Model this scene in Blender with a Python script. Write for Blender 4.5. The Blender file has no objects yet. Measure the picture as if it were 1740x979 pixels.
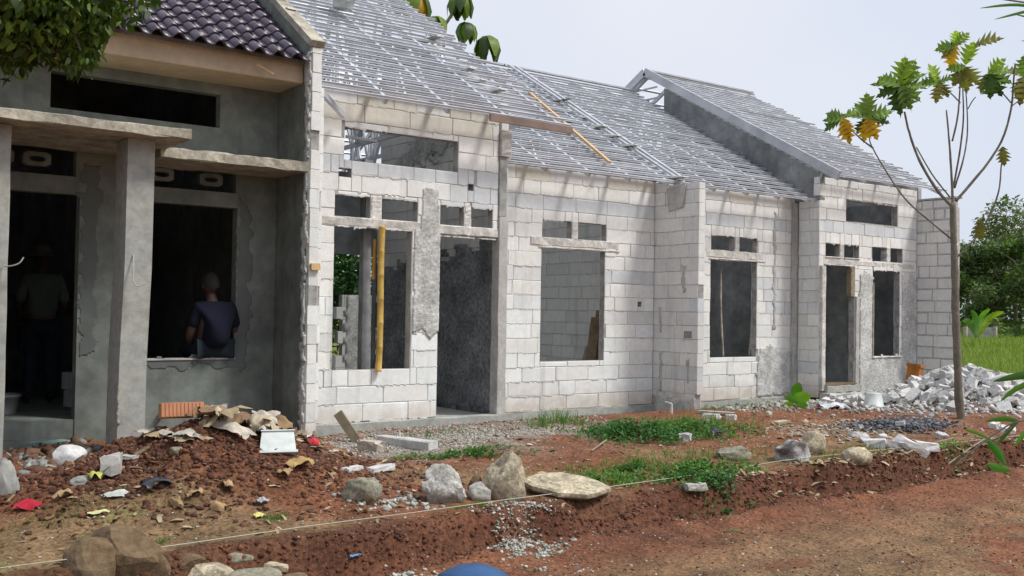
import bpy, bmesh, math, random
import numpy as np
from mathutils import Vector, Matrix, Quaternion, noise as mn
R = random.Random(7)
sc = bpy.context.scene
COL = sc.collection
rad = math.radians

# ---------------- camera, world, sun, exposure ----------------
CZ = 1.27
F = 1740.0
PITCH, YAW, ROLL = rad(1.306), rad(36.70), rad(0.886)
cy_, sy_, cp_, sp_ = math.cos(YAW), math.sin(YAW), math.cos(PITCH), math.sin(PITCH)
fwd = Vector((sy_*cp_, cy_*cp_, sp_)); right0 = Vector((cy_, -sy_, 0)); up0 = right0.cross(fwd)
rgt = right0*math.cos(ROLL) + up0*math.sin(ROLL); upv = -right0*math.sin(ROLL) + up0*math.cos(ROLL)
cam_d = bpy.data.cameras.new('camera'); cam = bpy.data.objects.new('camera', cam_d); COL.objects.link(cam)
cam.matrix_world = Matrix(((rgt.x, upv.x, -fwd.x, 0), (rgt.y, upv.y, -fwd.y, 0), (rgt.z, upv.z, -fwd.z, CZ), (0, 0, 0, 1)))
cam_d.sensor_width = 36; cam_d.lens = 36; cam_d.clip_start = 0.05; cam_d.clip_end = 2000
sc.camera = cam
sc.view_settings.view_transform = 'Standard'; sc.view_settings.look = 'None'
sc.view_settings.exposure = 0.38; sc.view_settings.gamma = 1.0
SUN_EL, SUN_AZ = rad(54), rad(142)     # azimuth measured from +Y towards +X
w = bpy.data.worlds.new('World'); sc.world = w; w.use_nodes = True
nt = w.node_tree; nt.nodes.clear()
n_out = nt.nodes.new('ShaderNodeOutputWorld'); n_bg = nt.nodes.new('ShaderNodeBackground')
n_sky = nt.nodes.new('ShaderNodeTexSky'); n_sky.sky_type = 'NISHITA'; n_sky.sun_disc = False
n_sky.sun_elevation = SUN_EL; n_sky.sun_rotation = SUN_AZ; n_sky.dust_density = 4; n_sky.air_density = 1.0
n_mix = nt.nodes.new('ShaderNodeMixRGB'); n_mix.inputs[0].default_value = 0.86
n_cn = nt.nodes.new('ShaderNodeTexNoise'); n_cn.inputs['Scale'].default_value = 1.6; n_cn.inputs['Detail'].default_value = 3
n_cr = nt.nodes.new('ShaderNodeValToRGB')
n_cr.color_ramp.elements[0].position = 0.35; n_cr.color_ramp.elements[0].color = (.575, .63, .74, 1)
n_cr.color_ramp.elements[1].position = 0.65; n_cr.color_ramp.elements[1].color = (.72, .73, .775, 1)
n_sc = nt.nodes.new('ShaderNodeVectorMath'); n_sc.operation = 'SCALE'; n_sc.inputs['Scale'].default_value = 9.9
nt.links.new(n_cn.outputs['Fac'], n_cr.inputs[0]); nt.links.new(n_cr.outputs[0], n_sc.inputs[0])
nt.links.new(n_sky.outputs[0], n_mix.inputs[1]); nt.links.new(n_sc.outputs[0], n_mix.inputs[2])
nt.links.new(n_mix.outputs[0], n_bg.inputs[0]); n_bg.inputs[1].default_value = 0.1
nt.links.new(n_bg.outputs[0], n_out.inputs[0])
sl = bpy.data.lights.new('sun', 'SUN'); sl.energy = 2.5; sl.angle = rad(12); sl.color = (1.0, .975, .92)
so = bpy.data.objects.new('sun', sl); COL.objects.link(so)
sdir = Vector((math.sin(SUN_AZ)*math.cos(SUN_EL), math.cos(SUN_AZ)*math.cos(SUN_EL), math.sin(SUN_EL)))
so.rotation_euler = sdir.to_track_quat('Z', 'Y').to_euler(); so.location = (0, -20, 30)

# ---------------- helpers ----------------
def ray(px, py):
    return (rgt*((px-870)/F) - upv*((py-489.5)/F) + fwd)
def onY(px, py, D):
    d = ray(px, py); t = D/d.y; return Vector((d.x*t, D, CZ+d.z*t))
def at(px, py, zc):
    d = ray(px, py)*zc; return Vector((d.x, d.y, CZ+d.z))

def lattice(X, Y, s, seed):
    x = X/s; y = Y/s; xi = np.floor(x).astype(np.int64); yi = np.floor(y).astype(np.int64)
    fx = x-xi; fy = y-yi; fx = fx*fx*(3-2*fx); fy = fy*fy*(3-2*fy)
    def h(a, b):
        n = (a*374761393 + b*668265263 + seed*1442695041) & 0xffffffff
        n = ((n ^ (n >> 13))*1274126177) & 0xffffffff
        return ((n ^ (n >> 16)) & 0xffff)/32767.5-1
    return (h(xi, yi)*(1-fx)+h(xi+1, yi)*fx)*(1-fy)+(h(xi, yi+1)*(1-fx)+h(xi+1, yi+1)*fx)*fy
def fbm(X, Y, s, seed, o=3, g=.5):
    r = 0; a = 1
    for i in range(o): r = r+a*lattice(X, Y, s/2**i, seed+i*17); a *= g
    return r
def sst(a, b, x):
    t = np.clip((x-a)/(b-a), 0, 1); return t*t*(3-2*t)
def gauss(X, Y, x, y, sx, sy): return np.exp(-((X-x)/sx)**2-((Y-y)/sy)**2)
def gzn(X, Y):
    X = np.asarray(X, float); Y = np.asarray(Y, float)
    near = sst(60, 25, np.hypot(X, Y)); rut = -.035*np.exp(-((Y-4.75-.05*fbm(X, Y*0, 2.0, 88, 2))/.13)**2)-.03*np.exp(-((Y-3.3)/.14)**2)+.018*np.exp(-((Y-4.05)/.3)**2)
    ye = 6.12+.10*fbm(X, Y*0, .9, 3, 3)+.012*(X-4)
    up = sst(ye-.085, ye+.03, Y+.045*fbm(X, Y, .25, 5, 2))
    hi = -.19+.05*sst(6.3, 9.5, Y)+.045*sst(8.5, 10.5, Y)*sst(5, 6, X)+.03*fbm(X, Y, 1.3, 9, 2)*near
    lo = -.46-.05*np.exp(-((Y-ye+.12)/.10)**2)*near+rut*near+.03*fbm(X, Y, 1.5, 12, 2)*near+.05*sst(5.3, 6.0, Y)
    up = up*(1-.95*gauss(X, Y, 5.55, 6.12, .42, .09)); z = lo*(1-up)+hi*up
    m = gauss(X, Y, 2.9, 7.8, 1.05, .7)
    z = z+.10*sst(8.0, 9.2, Y)*sst(4.9, 4.3, X)+.50*m+.20*gauss(X, Y, 3.75, 9.2, .75, .4)+.07*gauss(X, Y, 1.1, 8.1, .8, .6)
    z = z+.10*gauss(X, Y, 6.7, 8.6, 1.0, .35)+.05*gauss(X, Y, 9.5, 8.9, 1.6, .4)
    z = z+.40*gauss(X, Y, 16.2, 9.0, 1.25, .7)+.10*gauss(X, Y, 12.0, 7.7, .7, .35)
    z = z+(.085*fbm(X, Y, .32, 21, 4)*np.clip(m*1.6, 0, 1)+.010*fbm(X, Y, .16, 31, 3, .7)+.018*fbm(X, Y, .12, 41, 2)*(up*(1-up)*4))*near
    z = z+.03*fbm(X, Y, .3, 77, 3)*sst(5.3, 5.9, Y)*(1-up)*near
    inside = sst(10.2, 10.6, Y)*sst(4.3, 4.7, X)*sst(17.6, 17.4, X)*sst(20, 19.5, Y)
    inside = np.maximum(inside, sst(10.2, 10.5, Y)*sst(-3, -2.7, X)*sst(4.8, 4.7, X)*sst(20, 19.5, Y))
    return z*(1-inside)+(-.2)*inside
def gz(x, y): return float(gzn(np.array([x]), np.array([y]))[0])
def G(px, py):
    d = ray(px, py); t = 1.0
    tt = np.arange(2, 60, .02); P = np.outer(tt, np.array(d)); zz = CZ+P[:, 2]; g = gzn(P[:, 0], P[:, 1])
    i = int(np.argmax(zz < g)); return Vector((P[i, 0], P[i, 1], g[i]))

def props(o, label=None, cat=None, group=None, kind=None):
    if label: o['label'] = label
    if cat: o['category'] = cat
    if group: o['group'] = group
    if kind: o['kind'] = kind
    return o
def link(name, me, mat=None, parent=None, loc=None, rot=None, smooth=False):
    o = bpy.data.objects.new(name, me); COL.objects.link(o)
    if mat is not None and me is not None and not me.materials: me.materials.append(mat)
    if parent is not None:
        o.parent = parent
        if parent.type == 'EMPTY' and not parent.get('local'): o.matrix_parent_inverse = Matrix.Translation(-parent.location)
    if loc is not None: o.location = loc
    if rot is not None: o.rotation_euler = rot
    if smooth and me is not None: me.polygons.foreach_set('use_smooth', [True]*len(me.polygons))
    return o
def empty(name, loc, label, cat, group=None):
    o = bpy.data.objects.new(name, None); COL.objects.link(o); o.location = loc; o.empty_display_size = .2
    return props(o, label, cat, group)
def mesh(name, v, f):
    me = bpy.data.meshes.new(name); me.from_pydata([tuple(a) for a in v], [], f); me.update(); return me
class MB:
    def __init__(s): s.v = []; s.f = []
    def add(s, v, f):
        b = len(s.v); s.v += [tuple(a) for a in v]; s.f += [tuple(i+b for i in q) for q in f]; return s
    def box(s, a, b):
        (x0, y0, z0), (x1, y1, z1) = a, b
        return s.add([(x0,y0,z0),(x1,y0,z0),(x1,y1,z0),(x0,y1,z0),(x0,y0,z1),(x1,y0,z1),(x1,y1,z1),(x0,y1,z1)],
              [(0,3,2,1),(4,5,6,7),(0,1,5,4),(1,2,6,5),(2,3,7,6),(3,0,4,7)])
    def bar(s, p, q, wd, ht, up=(0, 0, 1)):
        p, q = Vector(p), Vector(q); d = (q-p).normalized(); u = Vector(up)
        sd = d.cross(u)
        if sd.length < 1e-4: sd = d.cross(Vector((0, 1, 0)))
        sd.normalize(); u = sd.cross(d).normalized()
        c = [(-1,-1),(1,-1),(1,1),(-1,1)]
        v = [e+sd*(a*wd/2)+u*(b*ht/2) for e in (p, q) for a, b in c]
        return s.add(v, [(0,1,2,3),(7,6,5,4),(0,4,5,1),(1,5,6,2),(2,6,7,3),(3,7,4,0)])
    def tube(s, pts, rs, n=8, cap=True):
        pts = [Vector(p) for p in pts]
        if not hasattr(rs, '__len__'): rs = [rs]*len(pts)
        b = len(s.v); a = None
        for i, p in enumerate(pts):
            d = (pts[min(i+1, len(pts)-1)]-pts[max(i-1, 0)]).normalized()
            if a is None: a = d.orthogonal().normalized()
            a = (a-d*a.dot(d)).normalized(); c = d.cross(a)
            for k in range(n):
                t = 2*math.pi*k/n; s.v.append(tuple(p+(a*math.cos(t)+c*math.sin(t))*rs[i]))
        for i in range(len(pts)-1):
            for k in range(n):
                s.f.append((b+i*n+k, b+i*n+(k+1) % n, b+(i+1)*n+(k+1) % n, b+(i+1)*n+k))
        if cap: s.f.append(tuple(b+k for k in range(n))[::-1]); s.f.append(tuple(b+(len(pts)-1)*n+k for k in range(n)))
        return s
    def lathe(s, prof, n=24, c=(0, 0, 0)):
        b = len(s.v)
        for r, z in prof:
            for k in range(n):
                t = 2*math.pi*k/n; s.v.append((c[0]+r*math.cos(t), c[1]+r*math.sin(t), c[2]+z))
        for i in range(len(prof)-1):
            for k in range(n): s.f.append((b+i*n+k, b+i*n+(k+1) % n, b+(i+1)*n+(k+1) % n, b+(i+1)*n+k))
        return s
    def build(s, name, mat, parent=None, loc=None, rot=None, smooth=False):
        return link(name, mesh(name, s.v, s.f), mat, parent, loc, rot, smooth)
def spline(pts, n=6):
    P = [Vector(p) for p in pts]; out = []
    for i in range(len(P)-1):
        a, b, c, d = P[max(i-1, 0)], P[i], P[i+1], P[min(i+2, len(P)-1)]
        for k in range(n):
            t = k/n; out.append(.5*((2*b)+(c-a)*t+(2*a-5*b+4*c-d)*t*t+(3*b-a-3*c+d)*t**3))
    out.append(P[-1]); return out

# ---------------- materials ----------------
def mat(name, col, rough=.9, metal=0, n1=None, n2=None, bump=0, bscale=30, objcol=False, rnd=0, vcol=None, spec=.3, streak=0, trans=None, col2=None, dirt=False, foot=None):
    m = bpy.data.materials.new(name); m.use_nodes = True; t = m.node_tree; N = t.nodes; L = t.links
    b = N['Principled BSDF']; b.inputs['Roughness'].default_value = rough; b.inputs['Metallic'].default_value = metal
    b.inputs['Specular IOR Level'].default_value = spec
    geo = N.new('ShaderNodeNewGeometry'); oi = N.new('ShaderNodeObjectInfo')
    add = N.new('ShaderNodeVectorMath'); add.operation = 'ADD'
    rs = N.new('ShaderNodeMath'); rs.operation = 'MULTIPLY'; rs.inputs[1].default_value = 7.0 if rnd else 0
    L.new(oi.outputs['Random'], rs.inputs[0]); L.new(geo.outputs['Position'], add.inputs[0]); L.new(rs.outputs[0], add.inputs[1])
    vec = add.outputs[0]
    def mul(a, bb, fac=1, typ='MULTIPLY'):
        x = N.new('ShaderNodeMixRGB'); x.blend_type = typ; x.inputs[0].default_value = fac
        for i, q in ((1, a), (2, bb)):
            if hasattr(q, 'links'): L.new(q, x.inputs[i])
            else: x.inputs[i].default_value = q
        return x
    def ramp(src, p0, c0, p1, c1):
        r = N.new('ShaderNodeValToRGB'); e = r.color_ramp.elements
        e[0].position = p0; e[0].color = (*c0, 1); e[1].position = p1; e[1].color = (*c1, 1); L.new(src, r.inputs[0]); return r.outputs[0]
    def nz(scale, det=4, v=vec, ro=.6):
        q = N.new('ShaderNodeTexNoise'); q.inputs['Scale'].default_value = scale; q.inputs['Detail'].default_value = det; q.inputs['Roughness'].default_value = ro
        L.new(v, q.inputs['Vector']); return q.outputs['Fac']
    if vcol:
        at_ = N.new('ShaderNodeVertexColor'); at_.layer_name = vcol; cur = at_.outputs['Color']
    else: cur = (*col, 1)
    if col2:
        mx = mul(cur, (*col2, 1), 1, 'MIX'); L.new(ramp(nz(n1[0] if n1 else 3, 5), .42, (0, 0, 0), .62, (1, 1, 1)), mx.inputs[0]); cur = mx.outputs[0]
    if objcol: cur = mul(cur, oi.outputs['Color']).outputs[0]
    if n1: cur = mul(cur, ramp(nz(n1[0]), .3, (n1[1],)*3, .7, (n1[2],)*3)).outputs[0]
    if n2: cur = mul(cur, ramp(nz(n2[0], 2), .3, (n2[1],)*3, .7, (n2[2],)*3)).outputs[0]
    if streak:
        mp = N.new('ShaderNodeMapping'); mp.inputs['Scale'].default_value = (6, 6, .5); L.new(geo.outputs['Position'], mp.inputs[0])
        cur = mul(cur, ramp(nz(1.0, 3, mp.outputs[0]), .56, (1, 1, 1), .74, (1-streak,)*3)).outputs[0]
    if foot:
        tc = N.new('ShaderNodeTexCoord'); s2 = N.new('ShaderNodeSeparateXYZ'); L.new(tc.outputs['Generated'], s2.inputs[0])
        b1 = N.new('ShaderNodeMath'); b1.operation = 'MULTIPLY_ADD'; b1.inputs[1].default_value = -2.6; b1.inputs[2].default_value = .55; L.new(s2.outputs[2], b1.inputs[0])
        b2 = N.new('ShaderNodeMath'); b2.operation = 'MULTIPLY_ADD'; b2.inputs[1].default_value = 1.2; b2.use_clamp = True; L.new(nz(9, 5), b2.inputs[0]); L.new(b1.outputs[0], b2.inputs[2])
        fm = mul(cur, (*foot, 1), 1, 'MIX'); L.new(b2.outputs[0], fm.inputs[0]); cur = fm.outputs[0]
    if dirt:
        sp = N.new('ShaderNodeSeparateXYZ'); L.new(geo.outputs['Position'], sp.inputs[0])
        a1 = N.new('ShaderNodeMath'); a1.operation = 'MULTIPLY_ADD'; a1.inputs[1].default_value = -3.2; a1.inputs[2].default_value = -.15; L.new(sp.outputs[2], a1.inputs[0])
        a2 = N.new('ShaderNodeMath'); a2.operation = 'MULTIPLY_ADD'; a2.inputs[1].default_value = 1.7; a2.use_clamp = True; L.new(nz(4.5, 5), a2.inputs[0]); L.new(a1.outputs[0], a2.inputs[2])
        mm = mul(cur, (.40, .30, .22, 1), 1, 'MIX'); a3 = N.new('ShaderNodeMath'); a3.operation = 'MULTIPLY'; a3.inputs[1].default_value = .6; L.new(a2.outputs[0], a3.inputs[0]); L.new(a3.outputs[0], mm.inputs[0]); cur = mm.outputs[0]
    if rnd:
        cur = mul(cur, ramp(oi.outputs['Random'], 0, (1-rnd,)*3, 1, (1+rnd,)*3)).outputs[0]
    if hasattr(cur, 'links'): L.new(cur, b.inputs['Base Color'])
    else: b.inputs['Base Color'].default_value = cur
    if bump:
        bm_ = N.new('ShaderNodeBump'); bm_.inputs['Strength'].default_value = bump; bm_.inputs['Distance'].default_value = .02
        L.new(nz(bscale, 5, vec, .7), bm_.inputs['Height']); L.new(bm_.outputs[0], b.inputs['Normal'])
    if trans:
        tr = N.new('ShaderNodeBsdfTranslucent'); ms = N.new('ShaderNodeMixShader'); ms.inputs[0].default_value = trans
        if hasattr(cur, 'links'): L.new(mul(cur, (1.2, 1.5, .7, 1)).outputs[0], tr.inputs[0])
        else: tr.inputs[0].default_value = cur
        L.new(b.outputs[0], ms.inputs[1]); L.new(tr.outputs[0], ms.inputs[2]); L.new(ms.outputs[0], N['Material Output'].inputs[0])
    return m
M = {}
M['aac'] = mat('aerated_block', (.80, .81, .795), .95, n1=(1.6, .90, 1.04), n2=(14, .92, 1.03), bump=.3, bscale=60, objcol=True, rnd=.03, streak=.2, dirt=True)
M['mortar'] = mat('mortar', (.36, .35, .335), .95, n1=(9, .55, 1.3), bump=.4, bscale=40)
M['jmort'] = mat('squeezed_mortar', (.60, .585, .56), .95, n1=(12, .7, 1.1))
M['plaster'] = mat('grey_plaster', (.19, .21, .19), .9, n1=(1.4, .62, 1.25), n2=(7, .8, 1.15), bump=.2, bscale=18, streak=.25)
M['dplaster'] = mat('dark_plaster', (.24, .25, .25), .95, n1=(1.3, .6, 1.3), n2=(6, .75, 1.2), bump=.35, bscale=22)
M['stain'] = mat('damp_plaster', (.135, .15, .14), .9, n1=(1.4, .7, 1.2))
M['rough'] = mat('rough_render', (.58, .58, .56), .95, n1=(5, .65, 1.2), n2=(28, .7, 1.15), bump=.9, bscale=30)
M['drough'] = mat('dark_rough_render', (.21, .22, .23), .95, n1=(3, .6, 1.35), n2=(22, .6, 1.4), bump=.9, bscale=25)
M['lint'] = mat('cast_lintel', (.68, .655, .61), .9, n1=(5, .6, 1.1), n2=(22, .75, 1.1), bump=.4, bscale=30)
M['conc'] = mat('concrete', (.47, .455, .43), .9, n1=(4, .75, 1.12), n2=(25, .85, 1.08), bump=.25, bscale=40, streak=.3)
M['aged'] = mat('weathered_concrete', (.50, .46, .37), .9, n1=(5, .5, 1.1), n2=(22, .7, 1.12), bump=.4, bscale=30)
M['pillar'] = mat('pillar_concrete', (.42, .42, .375), .9, n1=(2.2, .75, 1.1), n2=(12, .8, 1.1), bump=.25, bscale=25, col2=(.33, .34, .32))
M['beam'] = mat('tan_render', (.60, .49, .35), .85, n1=(2, .8, 1.1), n2=(14, .9, 1.05), bump=.1)
M['steel'] = mat('galvanised_steel', (.60, .62, .66), .45, .4, n1=(3, .8, 1.1), rnd=.10, spec=.5)
M['dsteel'] = mat('dull_steel', (.56, .58, .62), .5, .3, n1=(3, .7, 1.1), rnd=.12, spec=.5)
M['tile'] = mat('glazed_tile', (.075, .062, .085), .34, n1=(3, .7, 1.35), n2=(30, .8, 1.2), rnd=.25, spec=.5)
M['wood'] = mat('weathered_wood', (.22, .16, .10), .9, n1=(6, .6, 1.2), bump=.2, bscale=40)
M['gwood'] = mat('grey_wood', (.30, .25, .17), .9, n1=(5, .7, 1.15), bump=.2)
M['newwood'] = mat('raw_wood', (.62, .42, .22), .8, n1=(5, .8, 1.1))
M['board'] = mat('brown_board', (.25, .18, .15), .85, n1=(3, .7, 1.15))
M['bamboo'] = mat('yellow_bamboo', (.58, .38, .09), .5, n1=(4, .65, 1.1), n2=(18, .85, 1.1), spec=.5)
M['bambood'] = mat('orange_bamboo', (.40, .20, .04), .6, n1=(4, .7, 1.1))
M['black'] = mat('black_plastic', (.02, .022, .03), .4, spec=.5)
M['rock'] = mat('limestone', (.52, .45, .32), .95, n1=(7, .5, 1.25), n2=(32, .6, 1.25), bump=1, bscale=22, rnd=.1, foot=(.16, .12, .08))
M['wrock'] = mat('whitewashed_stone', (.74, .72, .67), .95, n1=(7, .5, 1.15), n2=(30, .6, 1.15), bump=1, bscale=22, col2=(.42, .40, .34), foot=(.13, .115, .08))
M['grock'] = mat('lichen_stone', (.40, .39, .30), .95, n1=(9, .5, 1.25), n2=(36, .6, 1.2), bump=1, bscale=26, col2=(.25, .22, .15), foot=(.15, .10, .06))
M['brock'] = mat('brown_stone', (.20, .135, .075), .9, n1=(5, .6, 1.35), n2=(25, .7, 1.2), bump=.7, bscale=18, col2=(.13, .095, .06))
M['drock'] = mat('dark_stone', (.10, .085, .08), .9, n1=(5, .6, 1.3), bump=.6, col2=(.55, .55, .54))
M['lump'] = mat('broken_block', (.64, .635, .62), .95, n1=(6, .72, 1.05), n2=(30, .8, 1.05), bump=.5, bscale=35, rnd=.16, objcol=True)
M['ash'] = mat('burnt_ash', (.10, .10, .115), .98, n1=(9, .35, 1.8), n2=(40, .5, 1.6), bump=1, bscale=40)
M['soil'] = None
M['leaf'] = mat('tree_leaf', (.075, .13, .028), .5, rnd=.3, n1=(2, .6, 1.35), objcol=True, trans=.35, spec=.4)
M['leafv'] = mat('foliage', (.05, .09, .02), .55, vcol='tint', trans=.3, spec=.35)
M['bark'] = mat('bark', (.20, .165, .12), .95, n1=(5, .6, 1.25), n2=(30, .7, 1.2), bump=.6, bscale=30, streak=.3)
M['gbark'] = mat('grey_bark', (.19, .17, .135), .95, n1=(6, .65, 1.2), n2=(30, .8, 1.15), bump=.5, bscale=40)
M['paper'] = mat('litter', (.5, .45, .36), .9, vcol='tint', n1=(12, .6, 1.15), bump=.3)
M['string'] = mat('string', (.42, .42, .34), .8)
M['bucket'] = mat('plastic_bucket', (.56, .60, .58), .5, n1=(8, .75, 1.08), spec=.4)
M['blue'] = mat('blue_plastic', (.02, .085, .22), .38, n1=(4, .85, 1.1), spec=.5)
M['skin'] = mat('skin', (.06, .032, .022), .6)
M['hair'] = mat('dark_hair', (.03, .027, .025), .8, bump=.4, bscale=90)
M['navy'] = mat('navy_cloth', (.003, .004, .015), .9, n1=(5, .8, 1.2), bump=.2)
M['green'] = mat('green_cloth', (.07, .09, .075), .9, n1=(5, .8, 1.2))
M['jeans'] = mat('denim', (.012, .02, .03), .9, n1=(6, .7, 1.3))
M['straw'] = mat('straw_hat', (.10, .085, .06), .9, n1=(12, .8, 1.2))

# ---------------- ground ----------------
def axis(parts):
    out = []
    for a, b, s in parts: out += list(np.arange(a, b, s))
    return np.array(out+[parts[-1][1]])
gx = axis([(-600, -100, 100), (-100, -20, 20), (-20, -2, 1.5), (-2, .5, .15), (.5, 9, .032), (9, 17.6, .05), (17.6, 30, .4), (30, 80, 2.5), (80, 200, 20), (200, 700, 100)])
gy = axis([(-600, -100, 100), (-100, -20, 20), (-20, 0, 1.5), (0, 3, .15), (3, 5.2, .05), (5.2, 8.2, .032), (8.2, 10.4, .05), (10.4, 40, .6), (40, 100, 6), (100, 700, 100)])
GX, GY = np.meshgrid(gx, gy); Z = gzn(GX, GY)
nx, ny = len(gx), len(gy)
vv = np.stack([GX.ravel(), GY.ravel(), Z.ravel()], 1)
ii = np.arange(nx*ny).reshape(ny, nx)
ff = np.stack([ii[:-1, :-1].ravel(), ii[:-1, 1:].ravel(), ii[1:, 1:].ravel(), ii[1:, :-1].ravel()], 1)
gm = bpy.data.meshes.new('ground'); gm.vertices.add(len(vv)); gm.vertices.foreach_set('co', vv.ravel())
gm.loops.add(ff.size); gm.loops.foreach_set('vertex_index', ff.ravel()); gm.polygons.add(len(ff))
gm.polygons.foreach_set('loop_start', np.arange(0, ff.size, 4)); gm.polygons.foreach_set('use_smooth', np.ones(len(ff), bool)); gm.update()
red = np.array([.20, .080, .040]); dred = np.array([.115, .047, .026]); tan = np.array([.225, .150, .078]); gry = np.array([.34, .32, .28]); grs = np.array([.17, .19, .06]); fld = np.array([.14, .19, .03]); yel = np.array([.23, .135, .072])
X_, Y_ = GX, GY
ye_ = 6.12+.012*(X_-4)
upm = sst(ye_-.2, ye_+.1, Y_)
c = red*np.ones(X_.shape+(1,))
def mixc(c, col, m): m = np.clip(m, 0, 1)[..., None]; return c*(1-m)+col*m
nA = fbm(X_, Y_, 1.1, 51, 4); nB = fbm(X_, Y_, .35, 61, 3)
c = mixc(c, dred, (1-upm)*sst(-.4, .5, nA+.4*nB)*.6+(upm*(1-upm)*4)*.7)
c = mixc(c, tan, (1-upm)*sst(5.7, 4.6, Y_+.3*nA)*sst(-.5, .4, nB+nA*.6)*.75)
c = mixc(c, yel, (1-upm)*gauss(X_, Y_, 7.6, 4.9, 2.3, .42)*.8)
c = mixc(c, tan, upm*sst(3.5, 2.6, X_+(Y_-6.8)*.9+.25*nA)*sst(7.5, 7.1, Y_+.25*nA)*.9)
c = mixc(c, tan, upm*sst(3.2, 4.6, X_)*sst(8.4, 7.4, Y_)*sst(-.1, .7, nA)*.7)
c = mixc(c, grs, upm*sst(.15, .7, nB+.4*nA)*sst(7.4, 7.0, Y_)*sst(2.8, 2.3, X_)*.55)
c = mixc(c, dred, sst(6.34, 6.2, Y_-.012*(X_-4)+.06*nB)*sst(5.72, 5.95, Y_-.012*(X_-4)+.05*nA)*.85)
c = mixc(c, gry, upm*np.clip(gauss(X_, Y_, 5.9, 9.25, 1.5, .8)*1.6, 0, 1)*sst(-.9, .1, nB)*.9)
c = mixc(c, gry, upm*gauss(X_, Y_, 7.6, 9.6, .8, .6)*.8)
c = mixc(c, dred, gauss(X_, Y_, 2.9, 7.8, 1.15, .75)*.9*sst(-.8, .5, nB))
c = mixc(c, gry*.75, sst(9.4, 10.0, Y_)*.6*sst(11.5, 12.5, X_)*sst(-.6, .3, nB))
c = mixc(c, tan*1.05, upm*gauss(X_, Y_, 11.4, 7.9, 1.3, .6)*.8)
c = mixc(c, gry*.5, gauss(X_, Y_, 12.3, 7.7, .7, .35)*.9)
c = mixc(c, gry*.6, sst(1.9, .9, X_)*sst(7.9, 8.8, Y_)*.8)
c = mixc(c, fld, sst(19.0, 20.5, X_+1.2*nA)*sst(6.6, 7.2, Y_-.05*X_*0))
c = mixc(c, fld*.8, sst(19.5, 21, Y_))
c = mixc(c, gry*1.1, gauss(X_, Y_, 16.0, 8.9, 1.7, .8)*.9*sst(-.9, .2, nB))
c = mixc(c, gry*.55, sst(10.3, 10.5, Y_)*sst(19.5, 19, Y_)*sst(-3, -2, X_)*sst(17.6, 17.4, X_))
rgba = np.concatenate([c, np.ones(X_.shape+(1,))], -1).astype(np.float32)
ca = gm.color_attributes.new('tint', 'FLOAT_COLOR', 'POINT'); ca.data.foreach_set('color', rgba.ravel())
ms = mat('soil', (.2, .1, .05), .97, vcol='tint', n1=(3.2, .66, 1.3), n2=(34, .5, 1.5), bump=1.0, bscale=45)
M['soil'] = ms
props(link('ground', gm, ms), kind='structure')

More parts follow.
